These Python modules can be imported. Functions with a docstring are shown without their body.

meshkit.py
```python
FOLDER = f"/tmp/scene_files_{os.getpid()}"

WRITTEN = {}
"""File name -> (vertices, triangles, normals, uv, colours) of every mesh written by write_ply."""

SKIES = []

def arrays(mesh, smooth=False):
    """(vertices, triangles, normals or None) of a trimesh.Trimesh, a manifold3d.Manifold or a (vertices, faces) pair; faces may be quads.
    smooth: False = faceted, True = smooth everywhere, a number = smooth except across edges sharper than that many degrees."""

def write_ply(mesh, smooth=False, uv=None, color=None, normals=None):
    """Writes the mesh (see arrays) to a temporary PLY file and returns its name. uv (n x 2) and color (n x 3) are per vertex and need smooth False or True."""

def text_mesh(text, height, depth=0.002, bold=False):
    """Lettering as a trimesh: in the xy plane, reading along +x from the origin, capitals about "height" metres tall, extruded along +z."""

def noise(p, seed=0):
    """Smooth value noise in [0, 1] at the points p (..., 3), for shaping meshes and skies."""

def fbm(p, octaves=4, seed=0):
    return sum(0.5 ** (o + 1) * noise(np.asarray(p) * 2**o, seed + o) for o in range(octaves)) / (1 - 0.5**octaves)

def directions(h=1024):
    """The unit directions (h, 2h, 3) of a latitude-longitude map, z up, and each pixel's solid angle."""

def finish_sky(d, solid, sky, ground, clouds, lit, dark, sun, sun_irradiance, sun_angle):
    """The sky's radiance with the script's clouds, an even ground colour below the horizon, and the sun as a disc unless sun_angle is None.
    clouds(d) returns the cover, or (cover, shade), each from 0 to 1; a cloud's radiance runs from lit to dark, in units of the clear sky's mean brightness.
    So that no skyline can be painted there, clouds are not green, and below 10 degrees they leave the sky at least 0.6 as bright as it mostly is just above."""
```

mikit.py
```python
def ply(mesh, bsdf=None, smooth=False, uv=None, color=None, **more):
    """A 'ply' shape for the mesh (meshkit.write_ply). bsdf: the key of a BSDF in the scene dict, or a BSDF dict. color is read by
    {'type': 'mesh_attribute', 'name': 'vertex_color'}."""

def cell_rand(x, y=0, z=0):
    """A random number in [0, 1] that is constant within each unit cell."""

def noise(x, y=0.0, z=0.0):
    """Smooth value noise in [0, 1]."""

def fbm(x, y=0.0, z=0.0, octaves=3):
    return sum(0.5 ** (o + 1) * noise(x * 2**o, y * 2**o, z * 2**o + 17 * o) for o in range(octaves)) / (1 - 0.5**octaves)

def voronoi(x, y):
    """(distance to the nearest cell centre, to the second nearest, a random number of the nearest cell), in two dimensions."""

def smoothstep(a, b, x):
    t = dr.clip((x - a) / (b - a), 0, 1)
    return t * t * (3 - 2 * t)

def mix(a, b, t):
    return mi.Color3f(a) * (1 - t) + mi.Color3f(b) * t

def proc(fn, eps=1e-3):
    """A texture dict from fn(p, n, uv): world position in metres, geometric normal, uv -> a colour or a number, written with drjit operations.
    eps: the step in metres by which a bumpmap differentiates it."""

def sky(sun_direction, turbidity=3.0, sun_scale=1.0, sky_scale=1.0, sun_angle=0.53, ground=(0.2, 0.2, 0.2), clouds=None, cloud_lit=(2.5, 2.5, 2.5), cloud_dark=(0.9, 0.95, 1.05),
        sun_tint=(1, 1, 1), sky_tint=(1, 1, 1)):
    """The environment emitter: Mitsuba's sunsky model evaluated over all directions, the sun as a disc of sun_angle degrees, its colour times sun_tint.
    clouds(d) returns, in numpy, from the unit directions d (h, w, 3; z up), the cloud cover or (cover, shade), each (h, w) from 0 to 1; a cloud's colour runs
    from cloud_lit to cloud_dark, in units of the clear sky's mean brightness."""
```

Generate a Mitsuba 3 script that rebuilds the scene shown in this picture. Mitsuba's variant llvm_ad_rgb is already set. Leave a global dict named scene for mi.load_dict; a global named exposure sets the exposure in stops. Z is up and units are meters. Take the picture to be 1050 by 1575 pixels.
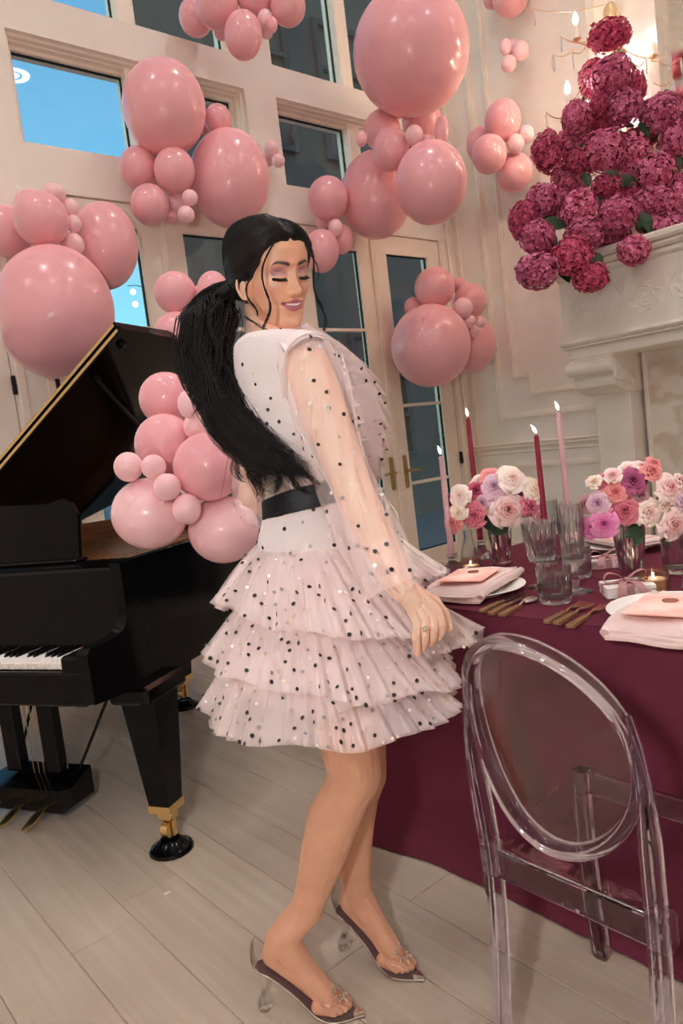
import math, random
import numpy as np, trimesh, manifold3d as m3, shapely.geometry as sg
from shapely.ops import unary_union
import drjit as dr
import mitsuba as mi
import mikit, meshkit
from mikit import proc, noise, fbm, cell_rand, smoothstep, mix, voronoi

# ------------------------------------------------------------------ camera, light, exposure
scene, labels = {}, {}
exposure = -0.16
CAM = np.array([0.0, 0.0, 1.25]); FOC = 1126.62            # focal length in pixels of the 1050 x 1575 frame
YAW, PITCH, ROLL = math.radians(39.948), math.radians(-5.4265), math.radians(-6.9869)
FWD = np.array([math.sin(YAW) * math.cos(PITCH), math.cos(YAW) * math.cos(PITCH), math.sin(PITCH)])
_r = np.cross(FWD, [0, 0, 1.0]); _r /= np.linalg.norm(_r); _u = np.cross(_r, FWD)
RIGHT = math.cos(ROLL) * _r + math.sin(ROLL) * _u
UP = -math.sin(ROLL) * _r + math.cos(ROLL) * _u
_m = np.eye(4); _m[:3, 0] = -RIGHT; _m[:3, 1] = UP; _m[:3, 2] = FWD; _m[:3, 3] = CAM
scene['camera'] = {'type': 'perspective', 'fov': 2 * math.degrees(math.atan(525 / FOC)), 'fov_axis': 'x', 'near_clip': 0.05, 'far_clip': 200.0, 'to_world': mi.ScalarTransform4f(_m.tolist())}
scene['sky'] = mikit.sky((-0.85, 0.25, 0.16), turbidity=2.5, sun_scale=0.0, sky_scale=12.5, sky_tint=(0.50, 1.06, 1.24), ground=(0.05, 0.05, 0.06))
# the flash that lit the photograph: a small head held just left of the lens
FLASH_R = 0.06; FLASH_L = [800, 800, 815]; FLASH_AT = CAM - 0.36 * RIGHT + 0.22 * UP - 0.15 * FWD
FILL_DOWNLIGHT = [68, 70, 71]     # unseen ceiling lamps added for ambient light, in place of bounced flash

def at(px, py, d):
    """The point that lies d metres in front of the lens plane, in the direction of a pixel of the photograph."""
    return CAM + d * ((px - 525) / FOC * RIGHT - (py - 787.5) / FOC * UP + FWD)
def ray(px, py):
    return (px - 525) / FOC * RIGHT - (py - 787.5) / FOC * UP + FWD
def on_z(px, py, z): r = ray(px, py); return CAM + r * (z - CAM[2]) / r[2]
def on_y(px, py, y): r = ray(px, py); return CAM + r * y / r[1]
def on_x(px, py, x): r = ray(px, py); return CAM + r * x / r[0]
def depth(p): return float((np.asarray(p) - CAM) @ FWD)

# ------------------------------------------------------------------ helpers
def rgb(*c): return {'type': 'rgb', 'value': list(c)}
def srgb(r, g, b):
    f = lambda v: v / 12.92 if v <= 0.04045 else ((v + 0.055) / 1.055) ** 2.4
    return [f(r / 255), f(g / 255), f(b / 255)]
def sc(r, g, b): return {'type': 'rgb', 'value': srgb(r, g, b)}
def key_of(name):
    if name not in scene and name not in labels: return name
    i = 1
    while f'{name}_{i:03d}' in scene or f'{name}_{i:03d}' in labels: i += 1
    return f'{name}_{i:03d}'
def tag(key, label, cat=None, group=None, kind=None):
    d = labels.setdefault(key, {}); d['label'] = label
    if cat: d['category'] = cat
    if group: d['group'] = group
    if kind: d['kind'] = kind
    return key
def thing(name, label, cat, group=None): return tag(key_of(name), label, cat, group)
GROW = [1.0]
def grown(mesh):
    """The far parts of the room were first measured at 1/1.19 of their size: sets them at their real distance, feet on the floor."""
    v = np.array(mesh.vertices); w = CAM + (v - CAM) * GROW[0]; w[:, 2] = np.maximum(w[:, 2], np.minimum(v[:, 2], 0.0)); m = mesh.copy(); m.vertices = w; return m
def put(name, mesh, bsdf, parent=None, smooth=False, label=None, kind=None, **kw):
    """One entry of the scene; a part's key starts with its holder's key."""
    if GROW[0] != 1.0:
        g_ = np.eye(4) * GROW[0]; g_[3, 3] = 1; g_[:3, 3] = CAM * (1 - GROW[0])
        if not isinstance(mesh, dict): mesh = grown(mesh)
        elif 'to_world' in kw: kw['to_world'] = mi.ScalarTransform4f(g_.tolist()) @ kw['to_world']
        else: mesh = {**mesh, 'to_world': mi.ScalarTransform4f(g_.tolist()) @ mesh['to_world']}
    k = key_of((parent + '__' if parent else '') + name)
    d = dict(mesh) if isinstance(mesh, dict) else mikit.ply(mesh, bsdf, smooth, **{a: kw.pop(a) for a in ('uv', 'color') if a in kw})
    d.update(kw); scene[k] = d
    if label or kind:
        e = labels.setdefault(k, {})
        if label: e['label'] = label
        if kind: e['kind'] = kind
    return k
def whole(name, mesh, bsdf, label, cat, group=None, smooth=False, kind=None, **kw):
    k = put(name, mesh, bsdf, None, smooth, **kw); tag(k, label, cat, group, kind); return k
def struct(name, mesh, bsdf, smooth=False, label=None, **kw):
    k = put(name, mesh, bsdf, None, smooth, **kw); labels.setdefault(k, {})['kind'] = 'structure'
    if label: labels[k]['label'] = label
    return k
def T4(R=None, t=(0, 0, 0), s=1.0):
    M = np.eye(4); M[:3, :3] = (np.eye(3) if R is None else np.asarray(R)) * np.asarray(s); M[:3, 3] = t; return M
def tw(M): return mi.ScalarTransform4f(np.asarray(M).tolist())
def moved(mesh, M): m = mesh.copy(); m.apply_transform(M); return m
def frame(z, x=None):
    """Rotation whose columns are a right-handed frame with the given z axis."""
    z = np.asarray(z, float) / np.linalg.norm(z)
    x = np.array([1.0, 0, 0]) if x is None else np.asarray(x, float)
    if abs(x @ z) > 0.95 * np.linalg.norm(x): x = np.array([0, 1.0, 0])
    x = x - (x @ z) * z; x /= np.linalg.norm(x)
    return np.stack([x, np.cross(z, x), z], 1)
def rz(a): c, s = math.cos(a), math.sin(a); return np.array([[c, -s, 0], [s, c, 0], [0, 0, 1.0]])
def join(ms): return trimesh.util.concatenate([m for m in ms if m is not None])
def hull(pts): return trimesh.convex.convex_hull(np.asarray(pts, float))
def cbox(lo, hi, b=0.004):
    lo, hi = np.minimum(lo, hi).astype(float), np.maximum(lo, hi).astype(float); b = min(b, 0.45 * float((hi - lo).min())); P = []
    for x in (0, 1):
        for y in (0, 1):
            for z in (0, 1):
                c = np.where([x, y, z], hi, lo); i = np.where([x, y, z], -b, b)
                for a in range(3):
                    q = c + i; q[a] = c[a]; P.append(q)
    return hull(P)
def box(lo, hi):
    lo, hi = np.asarray(lo, float), np.asarray(hi, float)
    return trimesh.creation.box(hi - lo, trimesh.transformations.translation_matrix((lo + hi) / 2))
def resample(P, n):
    P = np.asarray(P, float); from scipy.interpolate import CubicSpline
    d = np.r_[0, np.cumsum(np.linalg.norm(np.diff(P[:, :3], axis=0), axis=1))]
    keep = np.r_[True, np.diff(d) > 1e-9]; P, d = P[keep], d[keep]
    if len(P) < 3: return np.stack([np.interp(np.linspace(0, d[-1], n), d, P[:, i]) for i in range(P.shape[1])], 1)
    return CubicSpline(d, P)(np.linspace(0, d[-1], n))
def grid_faces(n, m, wrap=True):
    i, j = np.meshgrid(np.arange(n - 1), np.arange(m if wrap else m - 1), indexing='ij'); a = i * m + j; b = i * m + (j + 1) % m
    return np.vstack([np.stack([a, b, b + m], -1).reshape(-1, 3), np.stack([a, b + m, a + m], -1).reshape(-1, 3)])
def loft(rings, caps=True, wrap=True):
    """Skin over rings (n, m, 3); caps close the two ends."""
    rings = np.asarray(rings, float); n, m = rings.shape[:2]; v = rings.reshape(-1, 3); f = grid_faces(n, m, wrap)
    if caps and wrap:
        v = np.vstack([v, rings[0].mean(0), rings[-1].mean(0)]); j = np.arange(m); k = (j + 1) % m
        f = np.vstack([f, np.stack([np.full(m, n * m), k, j], 1), np.stack([np.full(m, n * m + 1), (n - 1) * m + j, (n - 1) * m + k], 1)])
    return trimesh.Trimesh(v, f, process=False)
def tube(P, r, sides=8, caps=True, flat=1.0, up=None):
    P = np.asarray(P, float); n = len(P); t = np.gradient(P, axis=0); t /= np.linalg.norm(t, axis=1, keepdims=True) + 1e-12
    a = np.zeros_like(P); x = np.array([0, 0, 1.0]) if up is None else np.asarray(up, float)
    if abs(t[0] @ x) > 0.9: x = np.array([1.0, 0.1, 0])
    for i in range(n):
        x = x - (x @ t[i]) * t[i]; x /= np.linalg.norm(x) + 1e-12; a[i] = x
    b = np.cross(t, a); g = np.arange(sides) * 2 * math.pi / sides; r = np.broadcast_to(np.asarray(r, float), (n,))[:, None, None]
    return loft(P[:, None] + r * (np.cos(g)[None, :, None] * a[:, None] * flat + np.sin(g)[None, :, None] * b[:, None]), caps)
def lathe(prof, n=32, caps=True):
    prof = np.asarray(prof, float); g = np.arange(n) * 2 * math.pi / n
    rings = np.stack([prof[:, 0, None] * np.cos(g), prof[:, 0, None] * np.sin(g), np.repeat(prof[:, 1, None], n, 1)], -1)
    return loft(rings, caps)
def extrude(poly, h): return join([trimesh.creation.extrude_polygon(g, h, engine='earcut') for g in getattr(poly, 'geoms', [poly])])
def place(mesh, O, X, Y, Z):
    """Mesh whose local axes become the world vectors X, Y, Z at O."""
    M = np.eye(4); M[:3, 0], M[:3, 1], M[:3, 2], M[:3, 3] = X, Y, Z, O; m = moved(mesh, M)
    if np.linalg.det(M[:3, :3]) < 0: m.invert()
    return m
def rect_prof(w, h, b=0.0): return sg.box(-w / 2 + b, -h / 2 + b, w / 2 - b, h / 2 - b).buffer(b, quad_segs=3) if b else sg.box(-w / 2, -h / 2, w / 2, h / 2)
def ellipsoid(c, r, R=None, sub=3):
    m = trimesh.creation.icosphere(subdivisions=sub); return moved(m, T4((np.eye(3) if R is None else R) * np.asarray(r), c))
def bones(chains, edge=0.008, rounds=8, sph=20):
    """One smooth skin over chains of (point, radius) joints: hulls of spheres joined, refined, relaxed."""
    out = []
    for ch in chains:
        for (p, r), (q, s) in zip(ch[:-1], ch[1:]):
            a = m3.Manifold.sphere(r, sph).translate(list(map(float, p))); b = m3.Manifold.sphere(s, sph).translate(list(map(float, q)))
            out.append((a + b).hull())
    M = m3.Manifold.batch_boolean(out, m3.OpType.Add).refine_to_length(edge); g = M.to_mesh()
    m = trimesh.Trimesh(np.asarray(g.vert_properties)[:, :3].astype(float), np.asarray(g.tri_verts), process=True)
    return trimesh.smoothing.filter_taubin(m, iterations=rounds) if rounds else m
# ------------------------------------------------------------------ materials
def two(d): return {'type': 'twosided', 'bsdf': d}
def mat(name, d): scene[name] = d; return name
def matte(name, c, rough=0.6, spec=0.3, **kw): return mat(name, two({'type': 'principled', 'base_color': c if isinstance(c, dict) else rgb(*c), 'roughness': rough, 'specular': spec, **kw}))
VC = {'type': 'mesh_attribute', 'name': 'vertex_color'}
matte('m_wall', proc(lambda p, n, uv: mix((0.735, 0.655, 0.585), (0.79, 0.715, 0.65), fbm(p.x * 1.3, p.y * 1.3, p.z * 1.3))), 0.75, 0.2)
matte('m_trim', srgb(232, 218, 204), 0.45, 0.4)
matte('m_ceiling', srgb(238, 234, 230), 0.9, 0.1)
def oak(tone, seed):
    def f(p, n, uv):
        w = fbm(p.x * 9 + seed, p.y * 1.1, seed) - 0.5
        g = noise((p.x + 0.02 * w) * 260, p.y * 5.0, seed); g2 = fbm((p.x + 0.05 * w) * 42 + seed, p.y * 1.6, seed)
        vx, vy = p.x * 3.4 + seed * 1.7 + 0.35 * w, p.y * 1.15 + seed
        d, _, r = voronoi(vx, vy)
        kn = dr.select(r > 0.62, smoothstep(0.16, 0.015, d + 0.07 * fbm(p.x * 60, p.y * 40, seed)), 0.0)
        halo = dr.select(r > 0.62, smoothstep(0.42, 0.05, d), 0.0)
        c = mix((0.345, 0.268, 0.20), (0.50, 0.42, 0.338), 0.25 + 0.55 * g2 + 0.22 * g)
        c = c * tone * (1 - 0.22 * halo * g2)
        return mix(c, (0.16, 0.115, 0.08), kn * 0.75)
    return f
for i, t in enumerate((1.0, 0.93, 1.06, 0.98)):
    matte(f'm_oak{i}', proc(oak(t, 3.1 + 7.7 * i)), 0.42, 0.4)
matte('m_gap', [0.10, 0.08, 0.06], 0.8)
matte('m_black', [0.0025, 0.0025, 0.003], 0.09, 0.14, clearcoat=0.06, clearcoat_gloss=0.97)
matte('m_blackmatte', [0.010, 0.010, 0.011], 0.5, 0.2)
mat('m_gold', two({'type': 'principled', 'base_color': rgb(0.80, 0.58, 0.27), 'metallic': 1.0, 'roughness': 0.28}))
mat('m_brass', two({'type': 'principled', 'base_color': rgb(0.42, 0.30, 0.14), 'metallic': 0.9, 'roughness': 0.38}))
mat('m_silver', two({'type': 'principled', 'base_color': rgb(0.86, 0.83, 0.80), 'metallic': 1.0, 'roughness': 0.08}))
mat('m_mirror', {'type': 'roughconductor', 'material': 'Ag', 'alpha': 0.02})
mat('m_pane', {'type': 'thindielectric', 'int_ior': 1.5})
mat('m_glass', {'type': 'dielectric', 'int_ior': 1.5})
mat('m_lilac_glass', {'type': 'dielectric', 'int_ior': 1.49, 'specular_transmittance': rgb(0.93, 0.90, 0.965)})
mat('m_lilac_sheet', {'type': 'thindielectric', 'int_ior': 1.55, 'specular_transmittance': rgb(0.95, 0.925, 0.955)})
mat('m_balloon', two({'type': 'principled', 'base_color': rgb(*srgb(231, 166, 172)), 'roughness': 0.21, 'specular': 0.5}))
mat('m_balloon_pale', two({'type': 'principled', 'base_color': rgb(*srgb(243, 196, 200)), 'roughness': 0.18, 'specular': 0.5}))
def marble(p, n, uv):
    w = fbm(p.x * 2.2, p.y * 2.2, p.z * 2.2, octaves=4)
    v = 1 - dr.abs(2 * fbm(p.x * 1.3 + 1.5 * w, p.y * 1.3 + 1.2 * w + 4, p.z * 1.3 + w, octaves=4) - 1)
    return mix(mix((0.66, 0.57, 0.49), (0.74, 0.665, 0.59), w), (0.45, 0.33, 0.25), smoothstep(0.90, 1.0, v) * 0.55)
matte('m_marble', proc(marble), 0.35, 0.4)
def stone(p, n, uv):
    return mix((0.66, 0.59, 0.515), (0.76, 0.70, 0.63), fbm(p.x * 6, p.y * 6, p.z * 6, octaves=4))
matte('m_stone', proc(stone), 0.6, 0.3)
matte('m_outwall', [0.17, 0.125, 0.105], 0.8, 0.2)
matte('m_outtrim', [0.10, 0.085, 0.08], 0.7, 0.2)
matte('m_bark', [0.06, 0.05, 0.05], 0.9, 0.1)
matte('m_outleaf', [0.055, 0.075, 0.075], 0.7, 0.2)
matte('m_patio', [0.14, 0.14, 0.145], 0.8, 0.2)
mat('m_globe', two({'type': 'diffuse', 'reflectance': rgb(0.9, 0.88, 0.8)}))

# ------------------------------------------------------------------ the room
scene['camera_flash'] = {'type': 'sphere', 'center': FLASH_AT.tolist(), 'radius': FLASH_R, 'bsdf': {'type': 'ref', 'id': 'm_globe'}, 'emitter': {'type': 'area', 'radiance': rgb(*FLASH_L)}}
tag('camera_flash', 'small round flash head held left of the camera, out of the picture', 'flash')
YB, XR, XL, YF, ZC = [v * 1.19 for v in (3.70, 4.545, -3.2, -3.6, 5.3)]
k = struct('floor', box([XL, YF, -0.06], [XR, YB + 0.2, -0.012]), 'm_gap', label='pale oak plank floor')
rng = random.Random(4)
joints = {1: 1.94, 2: 2.05, 3: 1.37, 4: 2.15, 5: 1.40, 0: 0.9, -1: 2.6}
PW = 0.1815
for c in range(-24, 30):
    x0, x1 = 0.339 + PW * c, 0.339 + PW * (c + 1)
    if x1 < XL or x0 > XR: continue
    x0, x1 = max(x0, XL), min(x1, XR)
    y = joints.get(c, rng.uniform(0, 2)); ys = []
    while y > YF: y -= 1.9
    while y < YB: ys.append(y); y += 1.9
    ys = [YF] + [q for q in ys if YF + .05 < q < YB - .05] + [YB + 0.2]
    for a, b in zip(ys[:-1], ys[1:]):
        put('plank', cbox([x0 + .0007, a + .0006, -0.012], [x1 - .0007, b - .0006, 0.0], 0.0016), f'm_oak{rng.randrange(4)}', 'floor')
YB, XR, XL, YF, ZC = 3.70, 4.545, -3.2, -3.6, 5.3; GROW[0] = 1.19
k = struct('ceiling', box([XL, YF, ZC], [XR, YB + .2, ZC + .1]), 'm_ceiling')
def hole_wall(x0, x1, z0, z1, holes, y0, y1):
    poly = sg.box(x0, z0, x1, z1).difference(unary_union([sg.box(*h) for h in holes]))
    return place(extrude(poly, y1 - y0), [0, y0, 0], [1, 0, 0], [0, 0, 1], [0, 1, 0])
BAYS = [0.4645, 2.0635, 3.663]; BW = 0.6965
holes = []
for bx in BAYS:
    holes += [(bx - BW, -0.01, bx + BW, 2.65), (bx - 0.682, 2.875, bx + 0.682, 3.405), (bx - 0.682, 3.597, bx + 0.682, 4.85)]
struct('wall_back', hole_wall(XL, XR, -0.02, ZC, holes, YB, YB + 0.2), 'm_wall', label='cream wall with french doors and transom windows')
struct('wall_right', box([XR, YF, -0.02], [XR + .2, YB + .2, ZC]), 'm_wall', label='cream panelled wall of the fireplace')
struct('wall_left', box([XL - .2, YF, -0.02], [XL, YB + .2, ZC]), 'm_wall')
struct('wall_front', box([XL, YF - .2, -0.02], [XR, YF, ZC]), 'm_wall')
for ix in range(3):  # grid of lamps out of view, added to raise the ambient light
    for iy in range(3):
        x, y = -2.1 + 2.5 * ix, -2.4 + 2.3 * iy
        d = thing('added_downlight', f'added unseen ceiling downlight for ambient light, row {iy + 1} from the entrance, number {ix + 1} from the left', 'light', 'added ceiling downlights')
        put('trim_ring', moved(lathe([(0.062, -.004), (0.085, -.006), (0.09, 0.0), (0.062, 0.0)], 24, False), T4(t=(x, y, ZC))), 'm_trim', d, 30)
        put('lens', {'type': 'disk', 'to_world': mi.ScalarTransform4f().translate([x, y, ZC - .003]).rotate([1, 0, 0], 180).scale(0.16), 'bsdf': {'type': 'ref', 'id': 'm_globe'}, 'emitter': {'type': 'area', 'radiance': rgb(*FILL_DOWNLIGHT)}}, None, d)
def frame_ring(x0, x1, z0, z1, w, y0, y1):
    return hole_wall(x0, x1, z0, z1, [(x0 + w, z0 + w, x1 - w, z1 - w)], y0, y1)
wn = dn = 0
for bi, bx in enumerate(BAYS):
    for (z0, z1) in ((2.875, 3.405), (3.597, 4.85)):
        wn += 1; x0, x1 = bx - 0.682, bx + 0.682; W = f'window_{wn}'
        labels[W] = {'kind': 'structure', 'label': 'white framed transom window with two dark panes' if bi else 'white framed window with two panes showing blue sky'}
        yg = YB + 0.12
        fr = [frame_ring(x0, x1, z0, z1, 0.016, YB + .03, YB + .2), frame_ring(x0 + .012, x1 - .012, z0 + .012, z1 - .012, 0.014, YB + .06, YB + .2),
              frame_ring(x0 + .024, x1 - .024, z0 + .024, z1 - .024, 0.022, YB + .095, YB + .18), cbox([bx - .052, YB + .05, z0 + .01], [bx + .052, YB + .18, z1 - .01], .008)]
        put('frame', join(fr), 'm_trim', W)
        for (a, b) in ((x0 + .045, bx - .052), (bx + .052, x1 - .045)):
            gk = put('gasket', frame_ring(a - .001, b + .001, z0 + .045, z1 - .045, 0.007, yg - .004, yg + .012), 'm_blackmatte', W)
            put('pane', box([a, yg, z0 + .045], [b, yg + .0006, z1 - .045]) if False else trimesh.Trimesh([[a, yg, z0 + .045], [b, yg, z0 + .045], [b, yg, z1 - .045], [a, yg, z1 - .045]], [[0, 1, 2], [0, 2, 3]]), 'm_pane', W)
    for s in (-1, 1):
        dn += 1; D = f'door_{dn}'; xa, xb = (bx - BW + .006, bx - .003) if s < 0 else (bx + .003, bx + BW - .006)
        labels[D] = {'kind': 'structure', 'label': 'white french door leaf with four dark glass panes'}
        gx0, gx1 = xa + .134, xb - .134; zs = [0.39, 0.89, 1.454, 1.988, 2.517]; y0, y1, yg = YB + .012, YB + .062, YB + .034
        put('leaf_frame', hole_wall(xa, xb, 0.008, 2.644, [(gx0, zs[0], gx1, zs[-1])], y0, y1), 'm_trim', D)
        put('gasket', frame_ring(gx0, gx1, zs[0], zs[-1], 0.006, yg - .006, yg + .01), 'm_blackmatte', D)
        for z in zs[1:-1]: put('muntin', cbox([gx0, YB + .018, z - .011], [gx1, YB + .056, z + .011], .004), 'm_trim', D)
        for za, zb in zip(zs[:-1], zs[1:]):
            put('pane', trimesh.Trimesh([[gx0, yg, za + .011], [gx1, yg, za + .011], [gx1, yg, zb - .011], [gx0, yg, zb - .011]], [[0, 1, 2], [0, 2, 3]]), 'm_pane', D)
        for z in (0.40, 1.02, 1.71, 2.4):
            xh = xa - .004 if s < 0 else xb + .004
            put('hinge', cbox([xh - .009, YB - .012, z - .045], [xh + .009, YB + .012, z + .045], .004), 'm_blackmatte', D)
        hx = (xb - .047) if s < 0 else (xa + .086 - .0)
        pl = place(extrude(rect_prof(.036, .235, .015), .007), [hx, y0, 0.985], [1, 0, 0], [0, 0, 1], [0, -1, 0])
        lev = [tube([[hx, y0, .99], [hx, y0 - .045, .99], [hx + s * .0, y0 - .05, .99]], .009, 8), tube(resample([[hx, y0 - .048, .99], [hx - s * .0 + (.05 if s > 0 else -.05), y0 - .05, .992], [hx + (.11 if s > 0 else -.11), y0 - .045, .985]], 8), [.009] * 7 + [.006], 8)]
        put('handle', join([pl] + lev), 'm_brass', D, 40, label='brass lever handle on a tall backplate')
        if s < 0: put('astragal', cbox([bx - .02, YB - .004, .01], [bx + .02, YB + .012, 2.64], .003), 'm_trim', D)
for i, bx in enumerate(BAYS):
    struct(f'trim_{i + 1}', join([cbox([bx - BW - .055, YB - .012, 0], [bx - BW - .012, YB, 2.655], .005), cbox([bx + BW + .012, YB - .012, 0], [bx + BW + .055, YB, 2.655], .005)]), 'm_trim')
struct('trim_4', join([cbox([4.44, YB - .02, 0], [4.475, YB, ZC], .006), cbox([XR - .012, YB - .05, 0], [XR, YB - .015, ZC], .004)]), 'm_trim')
struct('baseboard_back', join([cbox([a, YB - .018, 0], [b, YB, .34], .005) for a, b in ((XL, -.29), (1.22, 1.31), (2.82, 2.91))]), 'm_trim')
struct('baseboard_right', join([cbox([XR - .018, 2.6, 0], [XR, YB, .34], .006), cbox([XR - .018, YF, 0], [XR, 0.0, .34], .006)]), 'm_trim')
# mouldings on the fireplace wall: strips along polylines of (y, z)
def mould(pts, w=.042, d=.02, x=XR):
    line = sg.LineString(pts); p1 = line.buffer(w / 2, cap_style=2, join_style=2); p2 = line.buffer(w / 4, cap_style=2, join_style=2)
    return join([place(extrude(p1, d * .55), [x, 0, 0], [0, 1, 0], [0, 0, 1], [-1, 0, 0]), place(extrude(p2, d), [x, 0, 0], [0, 1, 0], [0, 0, 1], [-1, 0, 0])])
struct('trim_5', mould([(2.40, 1.281), (3.422, 1.281), (3.422, 4.9), (2.46, 4.9)], .05, .022), 'm_trim', label='outer picture moulding of the wall panel')
struct('trim_6', mould([(2.40, 1.43), (3.135, 1.43), (3.135, 1.567), (3.272, 1.567), (3.272, 4.75), (2.46, 4.75)], .036, .018), 'm_trim', label='inner stepped picture moulding of the wall panel')
struct('trim_7', join([cbox([XR - .03, 2.38, 1.052], [XR, YB - .002, 1.078], .006), cbox([XR - .045, 2.38, 1.076], [XR, YB - .002, 1.094], .005), cbox([XR - .014, 2.38, 1.012], [XR, YB - .002, 1.03], .004)]), 'm_trim', label='chair rail moulding')
struct('trim_8', mould([(2.40, .92), (3.48, .92), (3.48, .24), (2.40, .24)], .042, .02), 'm_trim')

# ------------------------------------------------------------------ fireplace and overmantel
fp = thing('fireplace', 'tall carved cream stone fireplace under the hydrangeas', 'fireplace')
FY0, FY1 = 0.12, 2.505                       # its two ends along the wall
def yslab(x, ya, yb, za, zb, b=.006): return cbox([x, ya, za], [XR, yb, zb], b)
put('mantel_shelf', join([yslab(3.93, FY0 - .06, FY1 + .06, 2.105, 2.15, .012), yslab(3.955, FY0 - .035, FY1 + .035, 2.07, 2.107, .014), yslab(3.98, FY0 - .015, FY1 + .015, 2.03, 2.072, .012)]), 'm_stone', fp)
put('frieze', yslab(4.0, FY0, FY1, 1.675, 2.032, .004), 'm_stone', fp)
put('lower_moulding', join([yslab(3.965, FY0 - .02, FY1 + .02, 1.648, 1.677, .012), yslab(3.985, FY0 - .005, FY1 + .005, 1.632, 1.65, .006)]), 'm_stone', fp)
put('lintel', yslab(4.02, FY0 + .01, FY1 - .012, 1.567, 1.634, .006), 'm_stone', fp)
def scroll(cy, cz, r, turns, flip=1):
    ms = []
    for q in range(3):
        t = np.linspace(0.15, 1, 46); a = turns * 2 * math.pi * t + q * 2.1
        P = np.stack([np.full_like(t, 4.0025), cy + flip * r * t * np.cos(a), cz + r * t * np.sin(a) * .95], 1); ms.append(tube(P, .0035 + .003 * np.sin(np.pi * t), 6))
    for q in range(9):
        a = q * 2 * math.pi / 9; c = np.array([4.0, cy + r * .8 * math.cos(a), cz + r * .8 * math.sin(a)])
        ms.append(ellipsoid(c, [.0035, .024, .012], np.array([[1, 0, 0], [0, math.cos(a + .7), -math.sin(a + .7)], [0, math.sin(a + .7), math.cos(a + .7)]]), 1))
    ms.append(ellipsoid([4.0, cy, cz], [.006, .018, .018], None, 2)); return join(ms)
for i, cy in enumerate((2.40, 2.23, 1.985, 1.72, 1.45, 1.18, .91, .64, .39)): put('scroll_carving', scroll(cy, 1.84, .095 if i else .075, 1.4, 1 if i % 2 else -1), 'm_stone', fp, 50)
for cy in (2.11, 1.85, 1.58, 1.31): put('leaf_carving', join([tube(resample([[4.002, cy + dy, 1.93], [4.0, cy + dy * .3, 1.84 + abs(dy)], [4.002, cy - dy * .5, 1.78]], 10), np.linspace(.005, .0015, 10), 6) for dy in (-.05, -.02, .02, .05)]), 'm_stone', fp, 50)
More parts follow.
